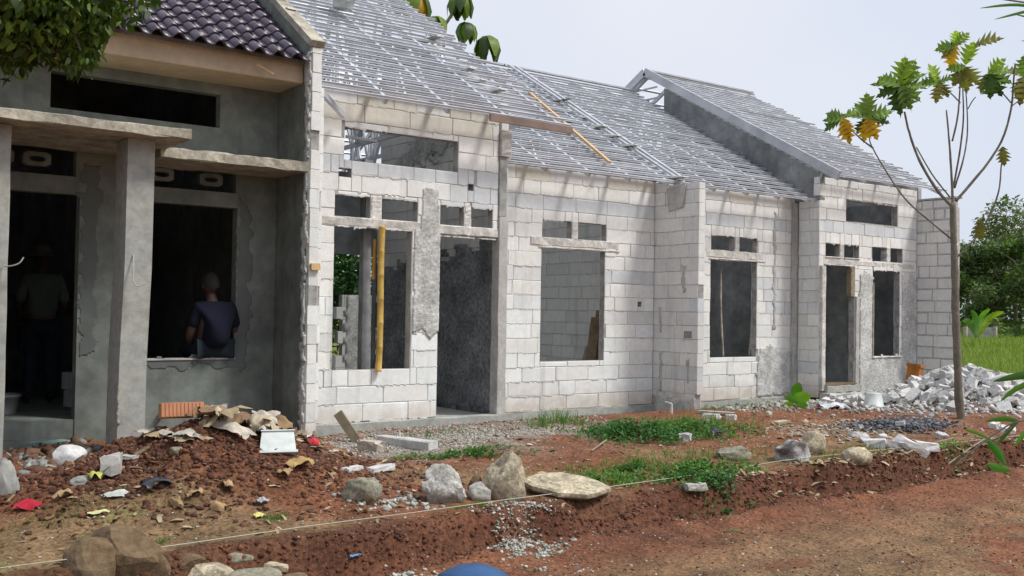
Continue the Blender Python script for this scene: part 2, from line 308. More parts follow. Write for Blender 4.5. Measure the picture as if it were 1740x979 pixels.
# ---------------- block walls ----------------
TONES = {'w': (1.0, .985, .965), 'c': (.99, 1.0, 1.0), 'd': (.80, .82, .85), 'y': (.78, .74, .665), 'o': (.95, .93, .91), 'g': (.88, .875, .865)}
def block_wall(house, name, mp, u0, u1, z0, z1, ops, th, seed, tone, topz=None, course=.2, L=.6, brick='block', j=.008, bm='aac', corem='mortar'):
    """mp(u, d, z) -> world point; ops = openings (ua, ub, za, zb). Every block is a child of the mortar core."""
    rr = random.Random(seed); cells = []
    z = z0; row = 0
    while z < z1-.005:
        zt = min(z+course, z1)
        if z1-zt < .05: zt = z1
        off = (0, .3, .12, .42)[row % 4]+rr.uniform(-.05, .05)
        u = u0-off
        while u < u1-.001:
            ln = L*rr.choice((1, 1, 1, 1, .5, .8)); a, b = max(u, u0), min(u+ln, u1)
            if b-a < .07 and cells and a > u0+.01: cells[-1][1] = b
            elif b-a > .001: cells.append([a, b, z, zt, row])
            u += ln
        z = zt; row += 1
    def sub(c, o):
        a, b, z0_, z1_, r = c; ua, ub, za, zb = o
        if ub <= a+1e-4 or ua >= b-1e-4 or zb <= z0_+1e-4 or za >= z1_-1e-4: return [c]
        out = []
        if ua-a > .015: out.append([a, ua, z0_, z1_, r])
        if b-ub > .015: out.append([ub, b, z0_, z1_, r])
        ca_, cb_ = max(a, ua), min(b, ub)
        if za-z0_ > .012: out.append([ca_, cb_, z0_, za, r])
        if z1_-zb > .012: out.append([ca_, cb_, zb, z1_, r])
        return out
    for o in ops: cells = [q for c_ in cells for q in sub(c_, o)]
    core = MB(); T = topz or (lambda u: 1e9)
    boxf = [(0,1,2,3),(7,6,5,4),(0,4,5,1),(1,5,6,2),(2,6,7,3),(3,7,4,0)]
    for a, b, za, zb, r in cells:
        ta, tb = min(zb, T(a)), min(zb, T(b))
        if ta-za < .01 and tb-za < .01: continue
        ta, tb = max(ta, za+.002), max(tb, za+.002)
        ea = a+(.012 if abs(a-u0) < 1e-3 else 0); eb = b-(.012 if abs(b-u1) < 1e-3 else 0)
        core.add([mp(ea, .009, za), mp(eb, .009, za), mp(eb, .009, tb), mp(ea, .009, ta), mp(ea, th-.009, za), mp(eb, th-.009, za), mp(eb, th-.009, tb), mp(ea, th-.009, ta)], boxf)
    co = core.build(name, M[corem], house)
    for a, b, za, zb, r in cells:
        ta, tb = min(zb, T(a)), min(zb, T(b))
        if b-a < .04 or max(ta, tb)-za < .035: continue
        ta, tb = max(ta, za+.02), max(tb, za+.02)
        jj = j*rr.uniform(.35, 1.0)
        a_, b_, za_ = a+jj/2, b-jj/2, za+jj/2; ta_, tb_ = ta-jj/2, tb-jj/2
        ch = .005; d0 = rr.uniform(-.003, .004); k = lambda: rr.uniform(-.003, .003)
        chip = [0]*4
        if rr.random() < .3: chip[rr.randrange(4)] = rr.uniform(.008, .03)
        cs = [(a_, za_), (b_, za_), (b_, tb_), (a_, ta_)]; sg = [(1, 1), (-1, 1), (-1, -1), (1, -1)]
        ring0 = [(x+s[0]*(ch+chip[i])+k(), z_+s[1]*(ch+chip[i]*.7)+k()) for i, ((x, z_), s) in enumerate(zip(cs, sg))]
        v = [mp(x, d0, z_) for x, z_ in ring0]+[mp(x+k()*.6, d0+.006, z_+k()*.6) for x, z_ in cs]+[mp(x, th-d0, z_) for x, z_ in cs]
        f = [(0,1,2,3)]+[(i+4, (i+1) % 4+4, (i+1) % 4, i) for i in range(4)]+[(i+8, (i+1) % 4+8, (i+1) % 4+4, i+4) for i in range(4)]+[(11,10,9,8)]
        o = link(brick, mesh(brick, v, f), M[bm], co)
        tn = TONES[tone((a+b)/2, (za+zb)/2, rr)]; q = rr.uniform(.96, 1.02); o.color = (tn[0]*q, tn[1]*q, tn[2]*q*rr.uniform(.985, 1.01), 1)
    jm = MB()
    for a, b, za, zb, r in cells:
        if min(T(a), T(b)) < zb or b-a < .1 or rr.random() < .35: continue
        x = a+rr.uniform(0, .1); n_ = 0; prev = None
        while x < b:
            h_ = rr.uniform(.004, .02)*(2.2 if rr.random() < .12 else 1); cur = (x, za-h_*rr.uniform(.3, 1), za+h_*.5)
            if prev and rr.random() > .18:
                jm.add([mp(prev[0], -.001, prev[1]), mp(cur[0], -.001, cur[1]), mp(cur[0], -.001, cur[2]), mp(prev[0], -.001, prev[2]), mp((prev[0]+cur[0])/2, -.007, za-.001)], [(0, 1, 4), (1, 2, 4), (2, 3, 4), (3, 0, 4)])
            prev = cur; x += rr.uniform(.02, .05)
    if jm.f: props(jm.build('joint_mortar', M['jmort'], house), kind='stuff')
    return co
def fx(Y): return lambda u, d, z: (u, Y+d, z)           # wall along X, face towards -Y
def fy(X): return lambda u, d, z: (X+d, u, z)           # wall along Y, face towards -X
def plate(house, name, mp, u0, u1, z0, z1, ops, th, m, d0=0, bev=.006, topz=None):
    """a plain slab wall with openings"""
    us = sorted({u0, u1, *[x for o in ops for x in o[:2] if u0 < x < u1], *([u0+(u1-u0)*k/12 for k in range(13)] if topz else [])})
    zs = sorted({z0, z1, *[x for o in ops for x in o[2:] if z0 < x < z1]})
    b = MB(); T = topz or (lambda u: 1e9)
    solid = lambda uc, zc: not any(o[0] < uc < o[1] and o[2] < zc < o[3] for o in ops)
    for i in range(len(us)-1):
        for k in range(len(zs)-1):
            a, c_, e, f_ = us[i], us[i+1], zs[k], zs[k+1]
            if not solid((a+c_)/2, (e+f_)/2): continue
            ta, tb = min(f_, T(a)), min(f_, T(c_))
            if ta <= e+.001 and tb <= e+.001: continue
            ta, tb = max(ta, e+.001), max(tb, e+.001)
            b.add([mp(a, d0, e), mp(c_, d0, e), mp(c_, d0, tb), mp(a, d0, ta), mp(a, d0+th, e), mp(c_, d0+th, e), mp(c_, d0+th, tb), mp(a, d0+th, ta)],
                  [(0,1,2,3),(7,6,5,4),(0,4,5,1),(1,5,6,2),(2,6,7,3),(3,7,4,0)])
    bm2 = bmesh.new(); me = mesh(name, b.v, b.f); bm2.from_mesh(me); bmesh.ops.remove_doubles(bm2, verts=bm2.verts, dist=1e-4)
    # drop interior faces shared by neighbouring cells
    seen = {}
    for fc in bm2.faces:
        key = tuple(sorted(v.index for v in fc.verts)); seen.setdefault(key, []).append(fc)
    dl = [x for l in seen.values() if len(l) > 1 for x in l]
    bmesh.ops.delete(bm2, geom=dl, context='FACES'); bmesh.ops.recalc_face_normals(bm2, faces=bm2.faces); bm2.to_mesh(me); bm2.free()
    return link(name, me, M[m], house)
def patch(house, name, mp, poly, m, th=.015, seed=1, res=.035, amp=.007, jag=.03):
    """rough render spread on a wall: its own ragged sheet, proud of the wall face"""
    us = [p[0] for p in poly]; zs = [p[1] for p in poly]
    U = np.arange(min(us)-.05, max(us)+.05, res); Zs = np.arange(min(zs)-.05, max(zs)+.05, res)
    def ins(u, z):
        u += jag*mn.noise((u*9, z*9, seed)); z += jag*1.6*mn.noise((u*8, z*8, seed+9)); c_ = False; n = len(poly)
        for i in range(n):
            x0, y0 = poly[i]; x1, y1 = poly[(i+1) % n]
            if (y0 > z) != (y1 > z) and u < (x1-x0)*(z-y0)/(y1-y0)+x0: c_ = not c_
        return c_
    idx = {}; v = []; f = []
    g = [[ins(u, z) for u in U] for z in Zs]
    def vid(i, k, d):
        if (i, k, d) not in idx:
            u, z = U[i], Zs[k]
            dd = -th+amp*(mn.noise((u*14, z*14, seed))+.7*mn.noise((u*38, z*38, seed))) if d == 0 else .004
            idx[(i, k, d)] = len(v); v.append(mp(u+.3*res*mn.noise((u*30, z*30, 3)), dd, z+.3*res*mn.noise((u*30, z*30, 7))))
        return idx[(i, k, d)]
    for k in range(len(Zs)-1):
        for i in range(len(U)-1):
            if not g[k][i]: continue
            f.append((vid(i, k, 0), vid(i+1, k, 0), vid(i+1, k+1, 0), vid(i, k+1, 0)))
            for (di, dk, p, q) in ((-1, 0, (i, k+1), (i, k)), (1, 0, (i+1, k), (i+1, k+1)), (0, -1, (i, k), (i+1, k)), (0, 1, (i+1, k+1), (i, k+1))):
                a, b_ = i+di, k+dk
                if not (0 <= a < len(U)-1 and 0 <= b_ < len(Zs)-1 and g[b_][a]):
                    f.append((vid(*q, 0), vid(*p, 0), vid(*p, 1), vid(*q, 1)))
    return link(name, mesh(name, v, f), M[m], house, smooth=True)
def rbox(name, a, b, m, parent, jit=.004, seed=0, n=10, bev=.008):
    """rough cast beam or slab: a box cut along its length with slightly wandering edges"""
    r = random.Random(seed); ax = max(range(3), key=lambda i: b[i]-a[i]); o1, o2 = [i for i in range(3) if i != ax]
    v = []; f = []
    for k in range(n+1):
        t = a[ax]+(b[ax]-a[ax])*k/n
        for x, y in ((a[o1]+bev, a[o2]), (b[o1]-bev, a[o2]), (b[o1], a[o2]+bev), (b[o1], b[o2]-bev), (b[o1]-bev, b[o2]), (a[o1]+bev, b[o2]), (a[o1], b[o2]-bev), (a[o1], a[o2]+bev)):
            p = [0, 0, 0]; p[ax] = t; p[o1] = x+r.uniform(-jit, jit); p[o2] = y+r.uniform(-jit, jit); v.append(p)
    for k in range(n):
        for i in range(8): f.append((k*8+i, k*8+(i+1) % 8, k*8+8+(i+1) % 8, k*8+8+i))
    f.append(tuple(range(8))[::-1]); f.append(tuple(n*8+i for i in range(8)))
    me = mesh(name, v, f); q = bmesh.new(); q.from_mesh(me); bmesh.ops.recalc_face_normals(q, faces=q.faces); q.to_mesh(me); q.free()
    return link(name, me, M[m], parent)

# ---------------- steel roof frames ----------------
def roof_frame(house, x0, x1, ye, ze, yr, zr, yb, seed, bat=.178, raft=.84, ragged=.10, skip=(), far=True, verge=None):
    r = random.Random(seed); tan_ = (zr-ze)/(yr-ye)
    sl = math.hypot(yr-ye, zr-ze); n = int(sl/bat)
    up = Vector((0, -(zr-ze), yr-ye)).normalized()
    def hat(name, p, q, upw, m='steel', wd=.045, ht=.03):
        b = MB(); b.bar(p, q, wd*.5, ht, upw); p2 = Vector(p)-Vector(upw)*(ht/2-.002); q2 = Vector(q)-Vector(upw)*(ht/2-.002)
        b.bar(p2, q2, wd*1.1, .003, upw); return b.build(name, M[m], house)
    for k in range(n+1):
        t = k*bat/sl
        y, z = ye+(yr-ye)*t, ze+(zr-ze)*t
        a = x0+(r.uniform(-.02, .02) if k else 0); b_ = x1+(r.uniform(-ragged, ragged*.4) if k else .01)
        off = up*.045
        segs = [(a, b_)] if x1-x0 < 5 else [(a, a+(b_-a)*.47+r.uniform(-.5, .5)), None]
        if segs[-1] is None: segs[-1] = (segs[0][1]-.08, b_)
        for i, (s, e) in enumerate(segs):
            hat('batten', Vector((s, y, z))+off+up*(.004*i), Vector((e, y+r.uniform(-.022, .022), z+r.uniform(-.012, .012)))+off+up*(.004*i), up)
    upb = Vector((0, (zr-ze), yr-ye)).normalized()
    if far:
        zb = zr-(yb-yr)*tan_; nb = int(math.hypot(yb-yr, zr-zb)/.33)
        for k in range(nb):
            t = (k+.4)/nb; y, z = yr+(yb-yr)*t, zr+(zb-zr)*t
            hat('batten', Vector((x0, y, z))+upb*.06, Vector((x1+r.uniform(-ragged, .03), y, z))+upb*.06, upb)
    nr = max(2, int(round((x1-x0-.15)/raft))); zb = zr-(yb-yr)*tan_
    for k in range(nr+1):
        x = x0+.1+(x1-x0-.25)*k/nr
        b = MB(); b.bar((x, ye, ze), (x, yr, zr), .045, .075, up); b.build('rafter', M['steel'], house)
        b = MB(); b.bar((x, yr, zr-.01), (x, yb, zb), .045, .075, upb); b.build('rafter', M['steel'], house)
        b = MB(); zc = ze+.25*tan_; yc = ye+.45
        b.bar((x, yc, zc), (x, yb-.45, zc), .04, .06)
        m_ = 5; prev = None
        for i in range(1, 2*m_):
            y = yc+(yb-.45-yc)*i/(2*m_); zt = min(zr-abs(y-yr)*tan_, zr)-.03
            b.bar((x+.035, y, zc), (x+.035, y, zt), .035, .035, (0, 1, 0))
            if prev: b.bar((x-.035, prev[0], zc if i % 2 else prev[1]), (x-.035, y, zt if i % 2 else zc), .035, .035, (1, 0, 0))
            prev = (y, zt)
        if verge and k == 0: continue
        b.build('truss_web', M['dsteel'], house)
    # light wind bracing under the near slope
    b = MB()
    for k in range(0, nr, 2):
        xa = x0+.1+(x1-x0-.25)*k/nr; xb = x0+.1+(x1-x0-.25)*min(k+2, nr)/nr
        b.bar((xa, ye+.3, ze+.3*tan_-.07), (xb, yr-.3, zr-.3*tan_-.07), .04, .02, up)
    b.build('wind_brace', M['steel'], house)
    b = MB(); b.bar((x0-.02, yr, zr+.09), (x1, yr, zr+.09), .09, .03); b.build('ridge_strip', M['dsteel'], house)

# =============== HOUSE 2 (taller bay A + recessed bay B) ===============
YA, YB, YD = 10.35, 11.2, 10.7
h2 = empty('block_house', (6, 11, 0), 'unplastered white block house with open steel roof frame, beside the plastered house with purple tiles', 'house')
def toneA(u, z, r):
    if z > 3.42: return 'y' if r.random() < .6 else 'g'
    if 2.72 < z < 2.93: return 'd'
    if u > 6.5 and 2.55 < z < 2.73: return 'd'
    if z < 1.6: return r.choice('ccwc') if r.random() > .06 else 'g'
    return r.choice('wwo')
opsA = [(5.335, 6.87, 2.95, 3.32), (5.23, 5.68, 2.31, 2.55), (5.83, 6.31, 2.31, 2.55), (6.63, 6.97, 2.30, 2.53), (7.08, 7.40, 2.30, 2.53),
        (5.23, 6.24, .58, 2.185), (6.62, 7.49, -.1, 2.16), (5.27, 5.43, 2.755, 2.85), (7.02, 7.11, 2.74, 2.82)]
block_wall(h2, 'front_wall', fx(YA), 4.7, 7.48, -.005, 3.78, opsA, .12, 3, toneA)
rbox('lintel', (5.05, YA-.006, 2.205), (6.42, YA+.13, 2.305), 'lint', h2, .006, 2)
rbox('lintel', (6.45, YA-.01, 2.185), (7.48, YA+.13, 2.295), 'lint', h2, .006, 3)
rbox('mullion', (5.69, YA-.006, 2.305), (5.82, YA+.12, 2.56), 'lint', h2, .004, 4)
rbox('mullion', (6.98, YA-.006, 2.295), (7.07, YA+.12, 2.56), 'lint', h2, .004, 5)
rbox('corner_column', (7.485, YA-.03, -.02), (7.62, YA+.13, 2.45), 'conc', h2, .005, 6)
rbox('corner_column', (7.485, YA-.02, 2.455), (7.60, YA+.12, 3.2), 'pillar', h2, .005, 7)
rbox('corner_column', (7.487, YA-.05, 3.205), (7.64, YA+.12, 3.53), 'conc', h2, .005, 8)
rbox('plinth', (4.85, YA-.05, -.28), (7.62, YA+.12, -.008), 'pillar', h2, .008, 9)
patch(h2, 'render_patch', fx(YA), [(6.262, 2.20), (6.34, 2.22), (6.37, 2.70), (6.58, 2.72), (6.60, 2.22), (6.615, 2.18), (6.615, 1.02), (6.50, .92), (6.38, 1.05), (6.262, .98)], 'rough', .009, 4, .018, .005, .012)
rbox('window_jamb', (6.235, YA+.0, .58), (6.262, YA+.125, 2.18), 'conc', h2, .003, 11)
# partition between the two bays (seen through window and door), back walls
slopeA = (6.68-3.60)/(14.9-10.0)
def topA(y): return 3.60+(min(y, 14.9)-10.0)*slopeA-max(0, y-14.9)*slopeA-.1
tint = lambda u, z, r: r.choice('ggo')
block_wall(h2, 'partition_wall', fy(7.62), YA+.14, 13.6, -.1, 5.3, [], .11, 8, tint, topA)
patch(h2, 'render_coat', fy(7.62), [(10.52, -.1), (10.52, 2.05), (10.8, 2.25), (11.0, 1.95), (11.3, 2.2), (11.6, 1.9), (11.9, 2.15), (12.3, 1.85), (12.7, 2.0), (13.1, 1.8), (13.6, 1.95), (13.6, -.1)], 'drough', .02, 12, .05, .016, .10)
patch(h2, 'mortar_band', fy(7.62), [(10.6, 3.3), (11.3, 3.55), (12.2, 3.35), (13.4, 3.0), (13.5, 3.25), (12.3, 3.75), (11.2, 4.05), (10.6, 3.85)], 'rough', .02, 14, .05, .02, .14)
plate(h2, 'cross_wall', fx(13.62), 4.8, 7.6, -.1, 3.3, [(6.5, 7.58, -.2, 2.08)], .11, 'dplaster')
plate(h2, 'side_wall', fy(4.86), YA+.14, 16.5, -.1, 5.6, [], .1, 'plaster', topz=topA)
block_wall(h2, 'broken_wall', fx(15.2), 7.74, 9.4, -.1, 1.5, [(7.7, 7.86, .9, 1.10), (7.7, 7.86, .5, .7), (7.7, 7.84, 1.3, 1.52)], .12, 9, tint)
patch(h2, 'render_coat', fx(15.2), [(7.88, -.1), (9.4, -.1), (9.4, 1.48), (7.88, 1.46)], 'rough', .014, 15, .05, .012, .05)
# recessed bay B
def toneB(u, z, r):
    if z > 3.12: return 'y' if r.random() < .5 else 'g'
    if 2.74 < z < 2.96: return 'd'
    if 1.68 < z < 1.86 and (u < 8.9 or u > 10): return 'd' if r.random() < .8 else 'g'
    if u > 10 and 1.15 < z < 1.35: return 'g'
    return r.choice('wwo') if z > 1.5 else r.choice('ccwo')
opsB = [(8.87, 9.40, 2.32, 2.56), (9.52, 10.06, 2.32, 2.56), (8.855, 10.04, .575, 2.17), (10.71, 10.79, 1.37, 1.44)]
block_wall(h2, 'recessed_wall', fx(YB), 7.75, 11.04, -.1, 3.28, opsB, .12, 21, toneB)
rbox('lintel', (8.66, YB-.010, 2.20), (10.3, YB+.13, 2.315), 'lint', h2, .008, 12)
rbox('lintel_ledge', (8.8, YB-.016, 2.165), (10.32, YB+.12, 2.19), 'lint', h2, .005, 13)
rbox('mullion', (9.405, YB-.005, 2.32), (9.515, YB+.12, 2.56), 'lint', h2, .003, 14)
rbox('footing', (7.75, YB-.05, -.3), (11.03, YB+.1, -.1), 'pillar', h2, .01, 16)
# projecting party wall between house 2 and house 3
def toneP(u, z, r): return 'd' if (1.2 < z < 1.5 or z < .5) and r.random() < .45 else r.choice('ggogo')
slopeB = (5.72-3.20)/(15.2-10.8)
def topB(y): return 3.20+(min(y, 15.2)-10.8)*slopeB-max(0, y-15.2)*slopeB-.06
block_wall(h2, 'party_wall', fy(11.05), 10.3, 16.5, -.1, 5.9, [], .13, 31, toneP, lambda y: min(topB(y), 99) if y > 10.9 else 3.2)
rbox('socket_box', (11.035, 10.42, .92), (11.055, 10.56, 1.02), 'drough', h2, .002, 3)
patch(h2, 'render_patch', fy(11.05), [(10.32, -.28), (10.32, .02), (10.7, .0), (11.15, .05), (11.15, -.28)], 'rough', .014, 33)
for y0, z0, z1 in ((11.0, .1, .7), (11.02, 1.0, 1.35), (10.55, 1.55, 2.0), (10.45, .25, .6)):
    patch(h2, 'mortar_smear', fy(11.05), [(y0, z0), (y0+.05, z0), (y0+.06, z1), (y0, z1)], 'conc', .005, int(z0*30), .02, .002, .03)
MB().add([(11.048, 10.95, 3.15), (11.048, 10.55, 3.2), (11.048, 10.6, 2.85), (11.048, 10.9, 2.8), (11.03, 10.95, 3.15), (11.02, 10.55, 3.2), (11.02, 10.6, 2.85), (11.03, 10.9, 2.8)], [(4,5,6,7),(0,1,5,4),(1,2,6,5),(2,3,7,6),(3,0,4,7)]).build('mortar_lump', M['conc'], h2)
plate(h2, 'back_wall', fx(18.2), 4.8, 11.2, -.1, 3.3, [(8.3, 10.6, -.2, 2.4)], .12, 'dplaster')
MB().box((4.8, 10.5, -.15), (7.6, 18.3, -.05)).box((7.62, 11.35, -.15), (11.1, 18.3, -.052)).build('floor_slab', M['conc'], h2)
roof_frame(h2, 4.72, 8.32, 10.0, 3.60, 14.9, 6.68, 19.2, 5)
roof_frame(h2, 7.74, 11.06, 10.8, 3.20, 15.2, 5.72, 19.2, 6, ragged=.02)
MB().bar((7.05, 9.95, 3.585), (8.33, 9.95, 3.575), .03, .085).build('fascia_board', M['board'], h2)
# loose white strips on the party line
for dx in (0, .16):
    MB().bar((11.1+dx, 10.85, 3.33), (11.1+dx, 15.1, 5.80), .05, .03, (0, -.5, .86)).build('verge_strip', M['steel'], h2)
# =============== HOUSE 3 (recessed bay C + taller bay D) ===============
h3 = empty('block_house', (14, 11, 0), 'white block house at the far end of the row behind the rubble heap', 'house')
def toneC(u, z, r):
    if z > 3.1: return 'y' if r.random() < .6 else 'g'
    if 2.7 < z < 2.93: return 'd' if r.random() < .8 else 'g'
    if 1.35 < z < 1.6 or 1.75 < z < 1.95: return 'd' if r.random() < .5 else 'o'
    return r.choice('owog')
opsC = [(12.31, 12.87, 2.31, 2.54), (12.98, 13.42, 2.31, 2.54), (12.30, 13.42, .58, 2.15)]
block_wall(h3, 'recessed_wall', fx(YB), 11.19, 14.40, -.1, 3.28, opsC, .12, 41, toneC)
rbox('footing', (11.2, YB-.05, -.35), (14.4, YB+.1, -.1), 'pillar', h3, .01, 17)
rbox('lintel', (12.2, YB-.008, 2.185), (13.56, YB+.13, 2.305), 'lint', h3, .006, 22)
rbox('lintel_ledge', (12.25, YB-.014, 2.15), (13.62, YB+.12, 2.175), 'lint', h3, .004, 23)
rbox('mullion', (12.875, YB-.005, 2.31), (12.975, YB+.12, 2.54), 'lint', h3, .003, 24)
patch(h3, 'render_patch', fx(YB), [(13.42, -.1), (14.38, -.1), (14.38, .75), (14.1, .62), (13.8, .78), (13.5, .7), (13.42, .45)], 'rough', .012, 41)
for ux in (13.82,):
    patch(h3, 'mortar_smear', fx(YB), [(ux, 1.0), (ux+.06, 1.0), (ux+.07, 3.0), (ux+.01, 3.0)], 'conc', .005, int(ux*7), .025, .002, .04)
rbox('corner_column', (14.30, YB-.07, -.1), (14.42, YB+.0, 3.2), 'conc', h3, .012, 25)
def toneD(u, z, r):
    if z > 3.42: return 'g' if r.random() < .5 else 'o'
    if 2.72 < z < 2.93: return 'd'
    return r.choice('wwo') if z > 2 else r.choice('oog')
opsD = [(15.14, 16.68, 2.92, 3.28), (14.58, 14.97, 2.27, 2.51), (15.10, 15.52, 2.27, 2.51), (15.92, 16.35, 2.26, 2.51), (16.46, 16.85, 2.26, 2.51),
        (14.53, 15.40, -.05, 2.14), (15.93, 16.76, .57, 2.10)]
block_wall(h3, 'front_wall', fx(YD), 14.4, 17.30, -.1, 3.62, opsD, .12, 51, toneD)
rbox('lintel', (14.45, YD-.002, 2.16), (17.2, YD+.13, 2.245), 'lint', h3, .002, 26)
for x in (15.035, 16.405): rbox('mullion', (x-.055, YD-.005, 2.26), (x+.055, YD+.12, 2.51), 'lint', h3, .003, int(x*3))
rbox('vent_sill', (14.57, YD-.02, 2.262), (14.98, YD+.05, 2.285), 'lint', h3, .002, 27)
rbox('vent_sill', (15.09, YD-.02, 2.262), (15.53, YD+.05, 2.285), 'lint', h3, .002, 28)
patch(h3, 'render_coat', fx(YD), [(15.52, -.1), (17.28, -.1), (17.28, 1.9), (17.1, 2.1), (16.95, 1.7), (16.8, 2.05), (16.8, .56), (15.9, .56), (15.9, 1.95), (15.7, 2.1), (15.52, 1.95)], 'rough', .012, 51, .04)
rbox('door_jamb', (14.42, YD-.06, .02), (14.52, YD+.12, 2.12), 'lint', h3, .006, 31)
rbox('door_jamb', (15.41, YD-.03, -.02), (15.51, YD+.12, 1.62), 'conc', h3, .005, 32)
rbox('wood_jamb', (15.30, YD-.0, 1.62), (15.41, YD+.1, 2.13), 'gwood', h3, .004, 33)
rbox('window_batten', (15.91, YD-.03, .56), (15.94, YD+.05, 1.88), 'aged', h3, .003, 34)
rbox('window_sill', (15.90, YD-.03, .545), (16.80, YD+.1, .572), 'lint', h3, .003, 35)
rbox('door_step', (14.42, YD-.35, -.28), (15.55, YD-.01, -.02), 'conc', h3, .012, 36)
rbox('door_step', (14.5, YD-.12, -.02), (15.45, YD+.1, .10), 'pillar', h3, .01, 37)
for k in range(3): MB().bar((14.5, YD-.05+k*.08, .115+.01*k), (15.42, YD-.02+k*.08, .12), .06, .02).build('sill_plank', M['wood'], h3)
slopeD = (6.1-3.58)/(14.95-10.4)
def topD(y): return 3.56+(min(y, 14.95)-10.4)*slopeD-max(0, y-14.95)*slopeD-.05
plate(h3, 'gable_wall', fy(14.41), YD+.0, 14.95-.55, 3.23, 6.4, [], .13, 'dplaster', topz=topD)
plate(h3, 'gable_base', fy(14.405), YB+.0, 16.5, -.1, 3.225, [], .13, 'dplaster')
block_wall(h3, 'corner_blocks', fy(14.395), YD-.0, YB-.08, -.1, 3.22, [], .12, 61, toneP)
# right hand side wall, thick mortar joints
def toneE(u, z, r): return r.choice('ggoog')
block_wall(h3, 'end_wall', fy(17.31), 9.93, 15.5, -.1, 3.42, [], .13, 71, toneE, None, .21, .42, 'block', .04, 'aac', 'conc')
plate(h3, 'end_gable', fy(17.34), YD, 14.4, 3.43, 6.1, [], .1, 'conc', topz=topD)
plate(h3, 'eave_soffit', lambda u, d, z: (u, z, 3.43+d), 17.31, 17.55, 9.95, 10.7, [], .03, 'conc')
plate(h3, 'room_wall', fx(13.2), 14.55, 17.3, -.1, 3.5, [], .11, 'dplaster')
plate(h3, 'room_wall', fy(15.72), YD+.13, 13.19, -.1, 3.4, [], .1, 'dplaster', topz=lambda u: 2.75)
plate(h3, 'room_wall', fx(14.2), 11.2, 14.4, -.1, 3.3, [], .11, 'dplaster')
plate(h3, 'side_wall', fy(17.2), YD+.13, 13.19, -.1, 3.4, [], .1, 'dplaster')
plate(h3, 'back_wall', fx(18.2), 11.2, 17.4, -.1, 3.3, [], .12, 'dplaster')
MB().box((11.2, 11.33, -.15), (17.3, 18.3, -.03)).build('floor_slab', M['conc'], h3)
roof_frame(h3, 11.06, 14.40, 10.8, 3.20, 15.2, 5.72, 19.2, 7, ragged=.04)
roof_frame(h3, 14.43, 17.7, 10.4, 3.58, 14.95, 6.1, 19.2, 8, ragged=.12, verge=True)
for a, b in (((14.41, 10.33, 3.60), (14.41, 14.95, 6.15)), ((14.41, 14.95, 6.15), (14.41, 19.2, 3.81))):
    MB().bar(a, b, .05, .16, (0, -.5, .86)).build('barge_board', M['dsteel'], h3)
for k in range(1, 4):     # open gable apex frame
    MB().bar((14.44, 14.95-.3-k*.02, 6.02-k*.22), (14.44, 15.0+k*.38, 6.02-k*.22), .03, .03).build('apex_rail', M['dsteel'], h3)

# =============== HOUSE 1 (plastered, purple tiles) ===============
h1 = empty('plastered_house', (2, 10.5, 0), 'grey plastered house on the left with purple roof tiles and concrete porch canopies', 'house')
Y1 = 10.4
ops1 = [(2.25, 3.91, 3.14, 3.49), (3.175, 4.12, .735, 2.315), (1.55, 2.54, .0, 2.33), (3.2, 4.1, 2.47, 2.72), (1.75, 2.5, 2.5, 2.80)]
plate(h1, 'front_wall', fx(Y1), -2.5, 4.555, -.3, 3.98, ops1, .13, 'plaster')
patch(h1, 'darker_render', fx(Y1), [(4.125, .6), (4.25, .62), (4.27, 1.2), (4.25, 2.2), (4.2, 2.4), (4.125, 2.4)], 'stain', .0015, 71, .016, .001, .07)
patch(h1, 'darker_render', fx(Y1), [(3.15, .64), (4.13, .62), (4.13, .73), (3.15, .73)], 'stain', .0015, 72, .016, .001, .05)
patch(h1, 'darker_render', fx(Y1), [(2.55, .8), (2.68, .8), (2.72, 2.6), (2.55, 2.6)], 'stain', .0015, 73, .016, .001, .09)
MB().box((3.17, Y1-.012, .722), (4.125, Y1+.12, .738)).build('window_sill', M['conc'], h1)
def vent_block(x, z, wd=.24, ht=.13):
    b = MB(); n = 16; o = []; i_ = []
    for k in range(n):
        t = 2*math.pi*(k+.5)/n; c_, s_ = math.cos(t), math.sin(t); q = max(abs(c_), abs(s_))
        o.append((x+c_/q*wd/2, z+s_/q*ht/2)); i_.append((x+math.copysign(abs(c_)**.8, c_)*wd*.3, z+math.copysign(abs(s_)**.8, s_)*ht*.2))
    for y in (Y1+.0, Y1+.1):
        for r_ in (o, i_): b.v += [(p[0], y, p[1]) for p in r_]
    for k in range(n):
        m_ = (k+1) % n
        b.f += [(k, m_, n+m_, n+k), (n+k, n+m_, 3*n+m_, 3*n+k), (m_, k, 2*n+k, 2*n+m_), (2*n+m_, 2*n+k, 3*n+k, 3*n+m_)]
    b.build('vent_block', M['plaster'], h1)
for x, z in ((3.32, 2.6), (3.83, 2.59), (2.15, 2.64), (1.83, 2.64)): vent_block(x, z)
# porch
pil = MB(); pl = [(-.02, -.35), (0, 0.0), (.005, .8), (.03, 1.6), (.035, 2.74)]
vs = []
for dx, z in pl:
    a = 2.60+dx; vs += [(a, 9.2, z), (a+.235, 9.2, z), (a+.235, 9.55, z), (a, 9.55, z)]
fs = [(4*k+i, 4*k+(i+1) % 4, 4*k+4+(i+1) % 4, 4*k+4+i) for k in range(4) for i in range(4)]
pil.add(vs, fs); po = pil.build('porch_pillar', M['pillar'], h1)
patch(po, 'broken_edge', fy(2.61), [(9.19, .2), (9.24, .25), (9.25, .55), (9.19, .6)], 'aged', .012, 3, .02, .012, .05)
MB().tube(spline([(2.70, 9.19, 1.72), (2.69, 9.14, 1.6), (2.68, 9.12, 1.5), (2.71, 9.10, 1.44), (2.77, 9.08, 1.46)]), .006, 5).build('bent_wire', M['string'], po)
rbox('porch_pillar', (1.42, 9.2, -.3), (1.70, 9.5, 2.74), 'pillar', h1, .004, 44)
